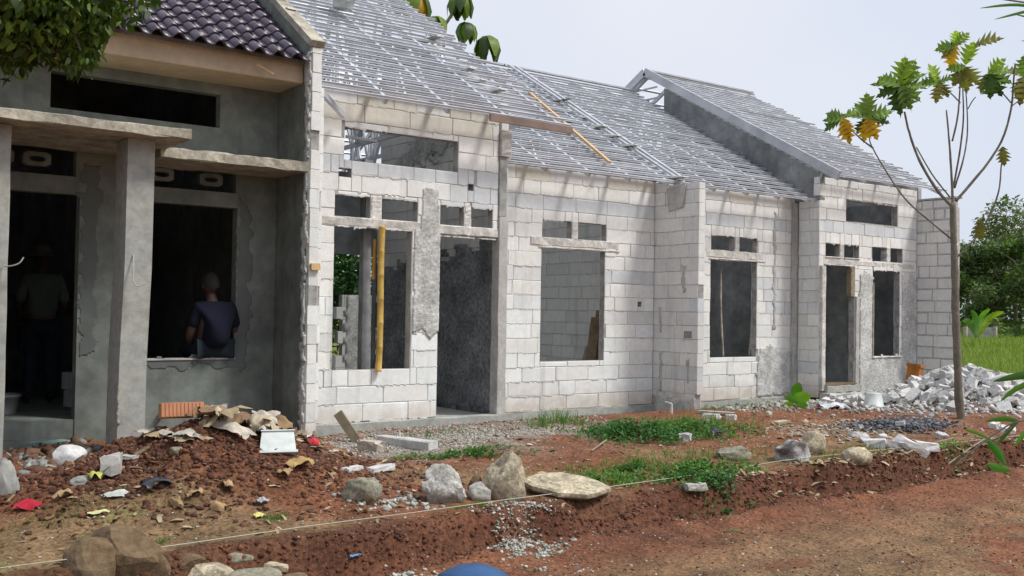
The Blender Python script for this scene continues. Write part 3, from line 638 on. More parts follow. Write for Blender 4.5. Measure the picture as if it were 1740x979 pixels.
MB().tube(spline([(1.66, 9.19, 1.58), (1.70, 9.12, 1.575), (1.76, 9.08, 1.6), (1.79, 9.07, 1.65)]), .006, 5).build('bent_wire', M['string'], h1)
rbox('canopy_slab', (-2.0, 8.95, 2.745), (3.11, Y1-.002, 2.835), 'aged', h1, .006, 45, 30)
rbox('canopy_slab', (3.06, 9.63, 2.665), (4.555, Y1-.002, 2.765), 'aged', h1, .008, 46, 14)
rbox('eave_beam', (-2.5, 9.8, 3.60), (4.556, Y1+.1, 3.84), 'beam', h1, .002, 47, 4)
MB().bar((4.02, 9.72, 3.70), (4.18, 9.68, 3.62), .02, .02).build('eave_stick', M['newwood'], h1)
MB().box((-2.5, 10.52, -.3), (4.56, 16, .17)).box((1.552, Y1+.012, .002), (2.538, 10.519, .166)).build('floor_slab', M['plaster'], h1)
plate(h1, 'back_wall', fx(15.5), -2.5, 4.56, -.3, 6.5, [], .12, 'dplaster')
plate(h1, 'side_wall', fy(-2.6), 9.0, 15.6, -.3, 6.0, [], .12, 'dplaster')
plate(h1, 'inner_wall', fy(3.02), 10.55, 15.5, .15, 3.9, [(11.2, 12.1, .1, 2.3)], .1, 'dplaster', topz=lambda u: 3.0)
# party wall 1: plastered left face, ragged block end
S1 = .68; YE1, ZE1 = 9.6, 3.80
def top1(y): return ZE1+(y-YE1)*S1+.16 if y < 14.5 else ZE1+4.9*S1+.16-(y-14.5)*S1
def toneW(u, z, r): return r.choice('cwog')
block_wall(h1, 'party_wall', fy(4.585), 9.64, 15.5, -.3, 7.4, [], .11, 81, toneW, lambda y: top1(y)-.03, .2, .6)
plate(h1, 'wall_render', fy(4.56), 9.645, 15.5, -.3, 7.4, [], .022, 'plaster', topz=top1)
patch(h1, 'render_edge', fy(4.558), [(9.62, -.2), (9.72, -.2), (9.70, 1), (9.72, 2), (9.69, 3), (9.72, 3.9), (9.60, 3.9), (9.64, 2)], 'rough', .016, 83, .025, .014, .06)
cap = MB(); cap.bar((4.63, 9.62, 3.99), (4.63, 14.5, 3.99+4.88*S1), .16, .07, (0, -.56, .83)); cap.build('verge_cap', M['aged'], h1)
def toneW2(u, z, r): return r.choice('ccow')
block_wall(h2, 'side_pier', fy(4.71), 9.84, YA+.13, -.1, 3.60, [], .115, 91, toneW2, None, .2, .6)
rbox('orange_brick', (4.60, 9.60, 1.66), (4.70, 9.84, 1.73), 'newwood', h1, .003, 5)
# tile roof
TWD, TEX = .2, .205
th_ = math.atan(S1)
prof = [(0, .0), (.012, .028), (.035, .052), (.062, .06), (.09, .05), (.112, .024), (.125, .004), (.165, -.006), (.205, .004)]
tv = []; tf = []
npf = len(prof)
for y in (0, .235):
    for dz in (0, -.013):
        for x, z in prof: tv.append((x, y, z+dz+(.018 if y == 0 else -.006)))
for k in range(npf-1):
    tf += [(k, k+1, 2*npf+k+1, 2*npf+k), (npf+k+1, npf+k, 3*npf+k, 3*npf+k+1), (k+1, k, npf+k, npf+k+1)]
tf += [(0, 2*npf, 3*npf, npf), (npf-1, 2*npf-1, 4*npf-1, 3*npf-1)]
tme = mesh('roof_tile', tv, tf); tme.materials.append(M['tile']); tme.polygons.foreach_set('use_smooth', [i % 3 != 2 for i in range(len(tf))])
rest = MB(); q = Matrix.Rotation(th_, 3, 'X')
deck = MB(); dzz = -.05
deck.add([(-2.7, 9.72, ZE1+.12*S1-.06), (4.55, 9.72, ZE1+.12*S1-.06), (4.55, 14.5, ZE1+4.9*S1-.06), (-2.7, 14.5, ZE1+4.9*S1-.06), (-2.7, 9.72, ZE1+.12*S1-.10), (4.55, 9.72, ZE1+.12*S1-.10), (4.55, 14.5, ZE1+4.9*S1-.10), (-2.7, 14.5, ZE1+4.9*S1-.10)],
         [(0,1,2,3),(7,6,5,4),(0,4,5,1),(1,5,6,2),(2,6,7,3),(3,7,4,0)])
deck.add([(-2.7, 14.5, ZE1+4.9*S1-.06), (4.55, 14.5, ZE1+4.9*S1-.06), (4.55, 19, ZE1+.4*S1), (-2.7, 19, ZE1+.4*S1), (-2.7, 14.5, ZE1+4.9*S1-.1), (4.55, 14.5, ZE1+4.9*S1-.1), (4.55, 19, ZE1+.4*S1-.04), (-2.7, 19, ZE1+.4*S1-.04)], [(0,1,2,3),(7,6,5,4),(0,4,5,1),(1,5,6,2),(2,6,7,3),(3,7,4,0)])
ro = deck.build('roof', M['dplaster'], h1)
for rw in range(28):
    y = YE1-.02+rw*TEX*math.cos(th_); z = ZE1+(y-YE1)*S1-.01
    for cl in range(36):
        x = 4.53-TWD*(cl+1)-.005
        if x < -2.7: continue
        if rw < 12 and x > .05:
            o = link('roof_tile', tme, None, ro, (x+R.uniform(-.004, .004), y+R.uniform(-.006, .006), z+R.uniform(-.004, .004)), (th_, 0, R.uniform(-.012, .012)))
        elif rw >= 12 or True:
            rest.add([q @ Vector(v)+Vector((x, y, z)) for v in tv[:npf]+tv[2*npf:3*npf]], [(k, k+1, npf+k+1, npf+k) for k in range(npf-1)])
props(rest.build('upper_tiles', M['tile'], h1), kind='stuff')

#PART2
# =============== things on the ground ===============
def zc_of(P): return (Vector(P)-Vector((0, 0, CZ))).dot(fwd)
def size(P, px): return px*zc_of(P)/F
def rock_mesh(name, sx, sy, sz, seed, cuts=7, rough=.12, sub=3, flat=.62):
    r = random.Random(seed); b = bmesh.new(); bmesh.ops.create_icosphere(b, subdivisions=sub, radius=1)
    pl = []
    for _ in range(cuts):
        n = Vector((r.uniform(-1, 1), r.uniform(-1, 1), r.uniform(-.6, 1))).normalized(); pl.append((n, r.uniform(.72, .95)))
    for v in b.verts:
        p = v.co.copy(); p = Vector([math.copysign(abs(q_)**.78, q_) for q_ in p])
        for n, h in pl:
            d = p.dot(n)-h
            if d > 0: p -= n*d*.95
        s = Vector((seed*3.1, seed, 0))
        p *= 1+rough*mn.noise(p*1.7+s)+rough*.5*mn.noise(p*4.5+s)+rough*.28*mn.noise(p*11+s)
        if p.z < -flat: p.z = -flat+(p.z+flat)*.3
        v.co = Vector((p.x*sx/2, p.y*sy/2, (p.z+flat)*sz/(1+flat)))
    me = bpy.data.meshes.new(name); b.to_mesh(me); b.free(); return me
def rock(px, py, wpx, hpx, m, label, seed, name='rock', cat='rock', dep=.8, rotz=None, cuts=7, rough=.14, sink=.12, group=None, smooth=True, sub=4):
    P = G(px, py); s = size(P, 1); wd, ht = wpx*s*.98, hpx*s*.98
    back = Vector((P.x, P.y, 0)).normalized()*wd*dep*.4
    me = rock_mesh(name, wd*1.03, wd*dep, ht*(1+sink), seed, cuts, rough, sub)
    o = link(name, me, M[m], None, (P.x+back.x, P.y+back.y, P.z-ht*sink), (0, 0, -YAW+(rotz or 0)))
    if smooth:
        me.polygons.foreach_set('use_smooth', [True]*len(me.polygons))
        me.set_sharp_from_angle(angle=rad(38)) if hasattr(me, 'set_sharp_from_angle') else None
    return props(o, label, cat, group)
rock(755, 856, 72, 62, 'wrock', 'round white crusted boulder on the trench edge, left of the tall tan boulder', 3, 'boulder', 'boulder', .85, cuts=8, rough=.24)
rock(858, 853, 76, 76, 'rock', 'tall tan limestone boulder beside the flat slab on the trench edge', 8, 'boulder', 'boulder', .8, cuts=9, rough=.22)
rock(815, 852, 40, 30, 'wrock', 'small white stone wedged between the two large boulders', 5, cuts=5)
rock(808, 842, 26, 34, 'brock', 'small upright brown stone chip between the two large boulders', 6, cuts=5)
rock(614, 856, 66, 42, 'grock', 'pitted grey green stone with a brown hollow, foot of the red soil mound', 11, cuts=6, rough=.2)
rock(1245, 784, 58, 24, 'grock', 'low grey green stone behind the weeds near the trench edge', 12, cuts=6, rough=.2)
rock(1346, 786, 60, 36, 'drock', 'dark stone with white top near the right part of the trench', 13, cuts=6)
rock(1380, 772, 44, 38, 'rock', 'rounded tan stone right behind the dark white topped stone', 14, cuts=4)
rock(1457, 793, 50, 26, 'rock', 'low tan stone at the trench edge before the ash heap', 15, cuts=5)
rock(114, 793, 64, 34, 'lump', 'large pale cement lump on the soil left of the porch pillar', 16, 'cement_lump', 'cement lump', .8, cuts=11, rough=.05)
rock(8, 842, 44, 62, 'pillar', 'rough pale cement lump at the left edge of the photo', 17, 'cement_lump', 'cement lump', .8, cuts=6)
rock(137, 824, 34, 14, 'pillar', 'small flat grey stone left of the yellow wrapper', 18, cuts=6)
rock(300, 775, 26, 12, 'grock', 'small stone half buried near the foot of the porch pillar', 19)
rock(212, 992, 150, 90, 'brock', 'largest brown angular stone with peaked top in the bottom left heap', 23, 'brown_stone', 'stone',   .7, cuts=16, rough=.04, smooth=False, sub=3, group='stones heaped in the bottom left foreground')
for px, py, w_, h_, sd, m_, lb in ((150, 1000, 100, 66, 31, 'brock', 'brown stone lying left of the peaked stone in the bottom heap'), (318, 972, 68, 26, 32, 'brock', 'small brown stone behind the flat pale stones in the bottom heap'),
      (345, 1002, 120, 34, 33, 'rock', 'flat pale stone in the middle of the bottom left heap'), (455, 978, 76, 28, 34, 'rock', 'rounded yellowish stone at the right end of the bottom left heap'),
      (398, 976, 66, 22, 35, 'grock', 'low greenish stone between the brown and yellowish stones at the bottom'), (425, 1005, 110, 32, 36, 'grock', 'wide low stone cut by the bottom edge of the photo'), (268, 985, 46, 42, 37, 'brock', 'narrow brown stone tucked right of the peaked stone'), (500, 1000, 50, 24, 38, 'brock', 'small stone at the outer right of the bottom left heap')):
    rock(px, py, w_, h_, m_, lb, sd, 'heap_stone', 'stone', .8, cuts=12, rough=.05, smooth=False, sub=3, group='stones heaped in the bottom left foreground')
# flat slab over the trench edge
P = G(958, 838); s = size(P, 1); r = random.Random(4); n = 18; v = []; f = []
out = [(math.cos(2*math.pi*k/n)*(1+r.uniform(-.12, .08)), math.sin(2*math.pi*k/n)*(1+r.uniform(-.1, .1))) for k in range(n)]
rings = [(.0, .05), (.35, .052), (.62, .05), (.66, .036), (.92, .03), (1.0, .016), (.99, -.02), (.9, -.045)]
for q_, z in rings:
    for x, y in out: v.append((x*q_*70*s, y*q_*.36, z*.95+.006*mn.noise((x*q_*6, y*q_*6, 1))+ .012*(y*q_)))
for i in range(len(rings)-1):
    for k in range(n): f.append((i*n+k, i*n+(k+1) % n, (i+1)*n+(k+1) % n, (i+1)*n+k))
f.append(tuple((len(rings)-1)*n+k for k in range(n)))
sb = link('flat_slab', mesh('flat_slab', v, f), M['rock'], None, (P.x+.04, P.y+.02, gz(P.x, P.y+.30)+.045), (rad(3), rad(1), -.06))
props(sb, 'flat tan stone slab overhanging the dark hollow of the trench edge', 'stone slab')

def chunk_mesh(name, a, b, c_, seed):
    r = random.Random(seed); q = bmesh.new()
    for sx in (-1, 1):
        for sy in (-1, 1):
            for sz in (-1, 1):
                k = r.random()
                if k < .35:
                    for ax in range(3):
                        p = [sx*a/2, sy*b/2, sz*c_/2]; p[ax] *= r.uniform(.25, .75); q.verts.new(p)
                else: q.verts.new((sx*a/2*r.uniform(.82, 1.05), sy*b/2*r.uniform(.82, 1.05), sz*c_/2*r.uniform(.82, 1.05)))
    h = bmesh.ops.convex_hull(q, input=q.verts)
    bmesh.ops.delete(q, geom=[g for g in h['geom_interior'] if isinstance(g, bmesh.types.BMVert)], context='VERTS')
    bmesh.ops.subdivide_edges(q, edges=q.edges[:], cuts=1)
    for v in q.verts: v.co += Vector((r.gauss(0, .006), r.gauss(0, .006), r.gauss(0, .006)))*(min(a, b, c_)/.1)
    me = bpy.data.meshes.new(name); q.to_mesh(me); q.free(); me.materials.append(M['lump']); return me
chunks = [chunk_mesh('rubble_block', *d, i+100) for i, d in enumerate([(.30, .2, .11), (.22, .18, .10), (.18, .15, .1), (.34, .2, .1), (.15, .12, .09), (.26, .12, .1), (.2, .2, .1), (.38, .19, .1), (.12, .1, .08), (.24, .16, .12), (.16, .14, .12), (.28, .17, .09)])]
r = random.Random(99); 
placed = []; BK = G(1496, 694)
k = 0
while k < 235:
    x = r.gauss(16.15, .85); y = r.gauss(8.95, .42)
    if k > 200: x = r.uniform(13.4, 15.2); y = r.uniform(9.1, 9.75)
    if y > 10.25 or x > 18.5 or y < 7.9 or (x-13.74)**2+(y-7.83)**2 < .12 or ((x-BK.x)**2+(y-BK.y)**2 < .16) or (y < BK.y and x < BK.x+.6): continue
    zz = gz(x, y)
    near_ = [p for p in placed if (p[0]-x)**2+(p[1]-y)**2 < .03]
    if len(near_) > 2: continue
    z = zz+.02+.06*len(near_)
    o = link('rubble_block', r.choice(chunks), None, None, (x, y, z), (r.gauss(0, .5), r.gauss(0, .5), r.uniform(0, 6.3)))
    q_ = r.uniform(.5, .75) if k > 200 else r.uniform(.7, 1.1); o.scale = (q_, q_, q_); t_ = r.choice([(1, 1, 1), (1, .99, .96), (.86, .86, .87), (1.08, 1.08, 1.08)]); o.color = (*t_, 1)
    props(o, 'broken white block lump in the rubble around the young tree', 'rubble block', 'white block rubble heaped by the young tree')
    placed.append((x, y)); k += 1
# pale pieces on the ash patch and along the edge
for i, (px, py, sc_) in enumerate([(1410, 686, 1.0), (1432, 684, .9), (1450, 688, .8), (1395, 690, .7), (1467, 690, .8), (1520, 686, 1), (1540, 680, .9), (1455, 742, .8), (1470, 752, 1.0), (1490, 760, 1.1), (1520, 762, 1.2), (1550, 764, 1.3), (1575, 764, 1.0), (1500, 748, .8), (1460, 730, .6), (1530, 725, .7), (1690, 728, 1.3), (1712, 735, 1.2), (1600, 745, .7)]):
    P = G(px, py); o = link('rubble_block', chunks[(i*5) % 12], None, None, (P.x, P.y, P.z+.03), (r.gauss(0, .3), r.gauss(0, .3), r.uniform(0, 6.3))); o.scale = (sc_*.8,)*3; o.color = (1.1, 1.1, 1.1, 1)
    props(o, 'small white block fragment lying loose between the far house and the trench', 'rubble block', 'white fragments scattered right of the weeds')
def block_on_ground(pa, pb, wd, ht, m, name, label, cat, seed=0, lift=0, tone=(1, 1, 1)):
    A, B = G(*pa), G(*pb); b = MB(); c_ = (A+B)/2; d = (B-A); L_ = d.length
    me = chunk_mesh(name, L_, wd, ht, seed) if seed else None
    if me is None:
        rb = rbox(name, (-L_/2, -wd/2, 0), (L_/2, wd/2, ht), m, None, .004, 3, 6, .01); rb.location = (c_.x, c_.y, c_.z-.02+lift)
        rb.rotation_euler = (0, -math.asin((B.z-A.z)/L_), math.atan2(d.y, d.x))
    else:
        me.materials.clear(); me.materials.append(M[m]); rb = link(name, me, None, None, (c_.x, c_.y, c_.z+ht*.4+lift), (0, 0, math.atan2(d.y, d.x)))
    rb.color = (*tone, 1); return props(rb, label, cat)
block_on_ground((648, 752), (736, 764), .13, .10, 'lump', 'concrete_beam_piece', 'long white concrete block lying flat in front of the door of the taller bay', 'concrete block')
block_on_ground((610, 762), (648, 768), .13, .10, 'lump', 'broken_block', 'short cream block end at the foot of the leaning board', 'block', 41, tone=(1, .9, .78))
block_on_ground((0, 762), (42, 756), .2, .12, 'pillar', 'broken_block', 'grey block lump in the shade by the doorway step, far left', 'block', 42)
block_on_ground((172, 808), (205, 800), .16, .14, 'conc', 'broken_block', 'upright grey cement piece at the foot of the porch pillar', 'block', 43)
block_on_ground((190, 780), (232, 780), .12, .03, 'conc', 'cement_shard', 'thin flat cement shard against the porch pillar foot', 'shard', 44)
block_on_ground((228, 775), (255, 760), .1, .03, 'wood', 'wood_scrap', 'short flat wood scrap right of the porch pillar foot', 'scrap', 0)
block_on_ground((585, 802), (612, 800), .08, .04, 'lump', 'block_scrap', 'thin white block strip beside the grey pitted stone', 'block', 46)
block_on_ground((628, 802), (668, 800), .08, .05, 'lump', 'block_scrap', 'grey white block strip left of the round white boulder', 'block', 47)
block_on_ground((1152, 750), (1174, 750), .1, .09, 'lump', 'broken_block', 'small white block on the soil in front of the green weeds', 'block', 48)
block_on_ground((1195, 712), (1222, 714), .14, .08, 'lump', 'broken_block', 'white block piece below the end of the projecting wall', 'block', 49)
block_on_ground((1234, 712), (1250, 714), .12, .07, 'lump', 'broken_block', 'smaller white block piece right of the one below the projecting wall', 'block', 50)
block_on_ground((1165, 836), (1198, 832), .1, .06, 'wrock', 'mortar_lump', 'whitish mortar lump on the trench edge beside the dark green weed', 'mortar lump', 51)
block_on_ground((1316, 722), (1338, 720), .1, .05, 'rock', 'clay_lump', 'flat tan clod on bare red soil right of the weeds', 'clod', 52)
block_on_ground((1185, 700), (1250, 706), .16, .03, 'conc', 'cement_board', 'thin pale board lying by the projecting wall end', 'board', 53, tone=(1.2, 1.2, 1.15))
block_on_ground((345, 722), (384, 722), .16, .12, 'conc', 'broken_block', 'small grey concrete block among the rubbish by the plastered wall', 'block', 54, lift=.06)
# plank leaning on the pier corner
A = Vector((5.03, 9.80, .17)); B = G(606, 752); B.z += .02
pk = MB().bar(A, B, .03, .10, (0, 0, 1)).build('leaning_plank', M['gwood']); props(pk, 'grey wooden plank slanting from the wall corner down to the ground', 'plank')
# rubbish pile by the plastered wall
def crumple(name, P, sx, sy, seed, m, label, cat, h=.05, group=None, tint=None, rot=(0, 0, 0), n=9):
    v = []; f = []
    for j in range(n):
        for i in range(n):
            u, w_ = i/(n-1)-.5, j/(n-1)-.5; e = 1+.35*mn.noise((u*3+seed, w_*3, 2))
            e2 = 1+.35*mn.noise((w_*4+seed, u*2, 5)); v.append((u*sx*e*e2, w_*sy*e2, h*(.8*mn.noise((u*2.6+seed, w_*2.6, seed))+.35*mn.noise((u*7, w_*7+seed, 1)))+h*.5*(1-4*(u*u+w_*w_))))
    for j in range(n-1):
        for i in range(n-1):
            if i in (0, n-2) and j in (0, n-2): continue
            f.append((j*n+i, j*n+i+1, (j+1)*n+i+1, (j+1)*n+i))
    me = mesh(name, v, f); 
    if m == 'paper':
        ca = me.color_attributes.new('tint', 'FLOAT_COLOR', 'POINT'); ca.data.foreach_set('color', [x for _ in v for x in (*tint, 1)])
    o = link(name, me, M[m], None, P, rot, smooth=True); return props(o, label, cat, group)
r = random.Random(12)
for i in range(46):
    px = r.uniform(345, 508); py = 742-abs(px-430)*.05-r.uniform(0, 34); P = G(px, py); P.z += r.uniform(.02, .13)
    t_ = r.choice([(.5, .42, .3), (.42, .33, .2), (.3, .2, .11), (.55, .5, .42), (.36, .26, .16), (.22, .14, .08)])
    crumple('paper_scrap', P, r.uniform(.14, .32), r.uniform(.1, .2), i, 'paper', 'crumpled tan paper scrap in the rubbish pile against the plastered wall', 'paper scrap', .07, 'paper and cardboard scraps by the plastered wall', t_, (r.uniform(-.2, .5), r.uniform(-.4, .4), r.uniform(0, 6)))
for i in range(12):
    px = r.uniform(245, 340); P = G(px, r.uniform(735, 755)); P.z += .02
    t_ = r.choice([(.5, .45, .36), (.36, .26, .16), (.45, .42, .36)])
    crumple('flat_scrap', P, r.uniform(.12, .26), r.uniform(.08, .16), i+60, 'paper', 'flat pale litter scrap on the soil between porch pillar and rubbish pile', 'scrap', .03, 'flat scraps between pillar and rubbish pile', t_, (0, 0, r.uniform(0, 6)))
P = G(452, 722); P.z += .16; crumple('white_bag', P, .30, .2, 71, 'paper', 'white plastic bag on top of the rubbish pile', 'plastic bag', .10, None, (.62, .66, .64))
P = G(405, 722); P.z += .07; crumple('cloth_rag', P, .26, .2, 74, 'paper', 'yellowish brown rag in the middle of the rubbish pile', 'rag', .09, None, (.36, .25, .06))
P = G(510, 800); P.z += .05; crumple('straw_wad', P, .22, .16, 76, 'paper', 'wad of tan straw below the grey box on the mound', 'straw', .08, None, (.42, .29, .12))
P = G(265, 832); P.z += .05; crumple('black_bag', P, .20, .12, 75, 'black', 'torn black plastic bag on the left slope of the mound', 'plastic bag', .07)
P = G(46, 865); P.z += .03; crumple('red_bag', P, .17, .10, 77, 'paper', 'crumpled red plastic bag on the ground at far left', 'plastic bag', .05, None, (.42, .02, .04))
P = G(160, 818); P.z += .04; crumple('yellow_wrapper', P, .09, .08, 79, 'paper', 'yellow green wrapper left of the porch pillar foot', 'wrapper', .05, None, (.5, .52, .12))
P = G(196, 848); P.z += .03; crumple('grey_wrapper', P, .17, .06, 81, 'paper', 'long pale grey wrapper on the grass right of the red bag', 'wrapper', .03, None, (.5, .54, .5))
P = G(168, 876); P.z += .02; crumple('green_wrapper', P, .14, .04, 82, 'paper', 'thin pale yellow strip lying on the grass patch', 'wrapper', .02, None, (.6, .62, .3))
P = G(445, 860); P.z += .04; crumple('foil_cup_lid', P, .08, .08, 83, 'paper', 'crushed silver cup lid at the foot of the mound', 'cup lid', .03, None, (.4, .45, .5))
P = G(440, 880); P.z += .02; crumple('yellow_cup', P, .09, .05, 84, 'paper', 'small pale yellow wrapper below the silver cup lid', 'wrapper', .03, None, (.75, .7, .25))
P = G(605, 953); P.z += .02; crumple('blue_wrapper', P, .10, .03, 85, 'paper', 'small blue and white wrapper in the trench', 'wrapper', .015, None, (.12, .35, .62))
P = G(1245, 905); P.z += .02; crumple('grass_blade', P, .16, .015, 86, 'paper', 'single fallen green leaf strip on the bare road', 'leaf', .01, None, (.05, .16, .03))
P = G(1215, 745); P.z += .07; crumple('dark_sheet', P, .2, .14, 87, 'black', 'dark grey plastic sheet lying in the right part of the weeds', 'plastic sheet', .08)
P = G(533, 762); P.z += .06; o = crumple('red_wrapper', P, .10, .09, 88, 'paper', 'red and white snack wrapper at the foot of the party wall', 'wrapper', .06, None, (.6, .05, .07), (.9, 0, 0))
P = G(527, 755); P.z += .07; crumple('white_wrapper', P, .08, .06, 89, 'paper', 'small white wrapper touching the red one', 'wrapper', .04, None, (.75, .75, .75))
P = G(1415, 694); crumple('cement_bag', P+Vector((0, 0, .04)), .5, .22, 90, 'paper', 'crushed white cement bag below the far door', 'cement bag', .07, None, (.6, .62, .64))
P = G(85, 756); crumple('teal_sheet', P+Vector((0, 0, .02)), .4, .14, 91, 'paper', 'flattened bluish plastic sheet on the ground by the doorway step', 'plastic sheet', .03, None, (.22, .32, .31))
for (px, py), wh in zip(((385, 832), (300, 862), (370, 868), (480, 812), (330, 850), (110, 850)), ('on the middle slope of the mound', 'left of two at the mound foot', 'right of two at the mound foot', 'on the right slope of the mound, below the pail', 'standing upright low on the mound', 'on flat ground near the red bag')):
    P = G(px, py); P.z += .03; crumple('dry_leaf', P, .12, .07, px, 'paper', 'curled dry tan leaf '+wh, 'dry leaf', .05, 'curled dry leaves on the mound', (.42, .28, .15), (.4, .2, px))
# ribbed clay block
P = G(318, 724); cb = MB(); cb.box((-.16, 0, 0), (.16, .1, .11)); 
for i in range(11): cb.box((-.155+i*.0285, -.006, .004), (-.137+i*.0285, 0, .106))
o = cb.build('clay_block', mat('terracotta', (.48, .22, .12), .9, n1=(6, .8, 1.15)), None, (P.x, P.y+.1, P.z+.06), (rad(-12), 0, -.15)); props(o, 'ribbed orange clay block lying in the rubbish by the plastered wall', 'clay block')
# sticks in the rubbish
for i, (a, b_, rr_) in enumerate([((243, 706), (320, 728), .012), ((240, 730), (345, 722), .014), ((300, 722), (420, 735), .012), ((330, 735), (440, 722), .012)]):
    A, B = G(*a), G(*b_); A.z += .12; B.z += .09
    lb = ['thin stick sloping down from the porch pillar into the rubbish', 'long pale cane lying flat right of the porch pillar', 'brown stick crossing under the ribbed clay block', 'pale stick poking right out of the rubbish pile'][i]
    props(MB().tube([A, (A+B)/2+Vector((0, 0, .01)), B], rr_, 6).build('stick', M['gwood']), lb, 'stick')
# grey box lid panel
P = G(470, 776); bx = MB(); v = [(-.13, 0, 0), (.15, 0, 0), (.145, .02, .20), (-.10, .02, .20)]
bx.add([(x, y, z) for x, y, z in v]+[(x, y+.16, z) for x, y, z in v], [(0,1,2,3),(7,6,5,4),(0,4,5,1),(1,5,6,2),(2,6,7,3),(3,7,4,0)])
o = bx.build('tipped_pail', M['bucket'], None, (P.x, P.y, P.z+.02), (rad(-38), 0, -.3)); props(o, 'grey square sided pail lying tipped on top of the mound', 'pail')
rim = MB().bar((-.14, -.006, 0), (.16, -.006, 0), .02, .02).bar((-.108, .012, .2), (.152, .012, .2), .014, .009).build('rim', M['bucket'], o)
# small white pipe
A = G(1131, 700); B = G(1141, 702); props(MB().tube([(A.x, A.y, A.z+.13), (B.x-.03, B.y, B.z+.135), (B.x, B.y, B.z+.12), (B.x, B.y, B.z-.05)], .017, 8).build('white_pipe', M['bucket']), 'short bent white pipe sticking out of the ground by the projecting wall', 'pipe')
# upturned bucket before the far wall, one hanging on the roof, blue basin in front
def bucket(r0, r1, h): return [(0, 0), (r0*.97, 0), (r0, .01), (r1-.004, h-.03), (r1+.012, h-.028), (r1+.012, h), (r1-.006, h), (r1-.012, h-.02), (r0-.008, .02), (0, .02)]
P = BK; b = MB().lathe(bucket(.115, .155, .22), 28); o = b.build('upturned_bucket', M['bucket'], None, (P.x, P.y+.12, P.z+.225), (math.pi, 0, 0), True); props(o, 'pale grey bucket standing upside down before the far wall', 'bucket')
tt = np.arange(8, 18, .01); d = np.array(ray(580, 22)); zz = CZ+tt*d[2]-(3.62+(tt*d[1]-10.0)*slopeA+.1); t0 = tt[np.argmin(abs(zz))]; P = Vector((d[0]*t0, d[1]*t0, CZ+d[2]*t0))
o = MB().lathe(bucket(.13, .17, .27), 28).build('roof_bucket', M['bucket'], None, P+Vector((0, -.03, .04)), (rad(8), rad(4), 0), True); props(o, 'pale bucket standing on the roof battens at the top of the photo', 'bucket')
hd = MB().tube(spline([(-.17, 0, .25), (-.12, -.04, .12), (0, -.17, .10), (.12, -.04, .12), (.17, 0, .25)]), .004, 5).build('handle', M['dsteel'], o)
P = G(805, 1016); zc = 6.0
top = at(805, 961, zc_of(P)); gzb = gz(top.x, top.y); hh = top.z-gzb
prof_ = [(0, hh), (.05, hh-.002), (.12, hh-.015), (.18, hh-.045), (.225, hh*.62), (.25, hh*.3), (.262, .02), (.28, .012), (.28, 0), (.268, 0)]
o = MB().lathe(prof_, 48).build('blue_basin', M['blue'], None, (top.x, top.y, gzb), None, True); props(o, 'rounded top of a blue plastic basin at the bottom edge of the photo', 'basin')
props(MB().lathe([(.247, .3*hh+.01), (.256, .3*hh+.004), (.258, .3*hh-.006), (.253, .3*hh-.012)], 48).build('rib', M['blue'], o, None, None, True))
# rusty tin on the heap
P = Vector((15.75, 9.75, .44)); b = MB(); b.box((-.13, -.1, -.3), (.13, .1, .0)).box((-.145, -.115, -.0), (.145, .115, .05)); o = b.build('rusty_tin', mat('rust_orange', (.42, .15, .03), .8, n1=(8, .6, 1.2)), None, P, (.1, .08, .3)); props(o, 'rusty orange tin standing on the rubble heap against the end wall', 'tin')
# bamboo poles in the window
def pole(x, y, z0, z1, rr_, m, name, label, lean=0):
    n = int((z1-z0)/.27); pts = []; rs = []
    for i in range(n+1):
        z = z0+(z1-z0)*i/n
        for dz, k in ((-.012, 1.0), (0, 1.13), (.012, 1.0)): pts.append((x+lean*(z-z0)+.006*math.sin(i), y, z+dz)); rs.append(rr_*k)
    props(MB().tube(pts, rs, 14).build(name, M[m], None, None, None, True), label, 'bamboo pole')
pole(5.795, YA-.045, .57, 2.21, .037, 'bamboo', 'bamboo_pole', 'thick yellow bamboo pole standing upright in the large window opening', .01)
pole(5.745, YA+.03, 1.62, 2.06, .02, 'bambood', 'bamboo_piece', 'short orange bamboo piece tied beside the upper part of the yellow pole', .02)
P0 = Vector((5.86, YA+.2, .0)); props(MB().bar((5.72, YA+.18, -.1), (5.72, YA+.18, 3.0), .1, .1, (0, 1, 0)).build('prop_post', M['dplaster']), 'dark wooden post standing inside behind the bamboo poles', 'post')
# steel channel hanging from eave, lath on roof
A, B = onY(543, 153, 9.93), onY(584, 197, 10.22); ch = MB(); ch.bar(A, B, .045, .06); o = ch.build('loose_channel', M['steel']); props(o, 'loose steel channel sticking down from the eave at the party wall', 'steel channel')
props(MB().bar(onY(588, 232, 10.8), onY(640, 240, 10.8), .03, .03).build('steel_bar', M['steel']), 'short bright steel bar inside the upper window opening', 'steel bar')
def on_roof(px, py, ye, ze, s_, off=.12):
    d = np.array(ray(px, py)); t = (ze+off-CZ-ye*s_)/(d[2]-d[1]*s_); return Vector((d[0]*t, d[1]*t, CZ+d[2]*t))
A, B = on_roof(900, 158, 10.8, 3.22, slopeB), on_roof(1036, 276, 10.8, 3.22, slopeB); props(MB().bar(A, B, .05, .035, (0, -.5, .86)).build('wooden_lath', M['newwood']), 'long orange wooden lath lying diagonally across the roof battens', 'lath')
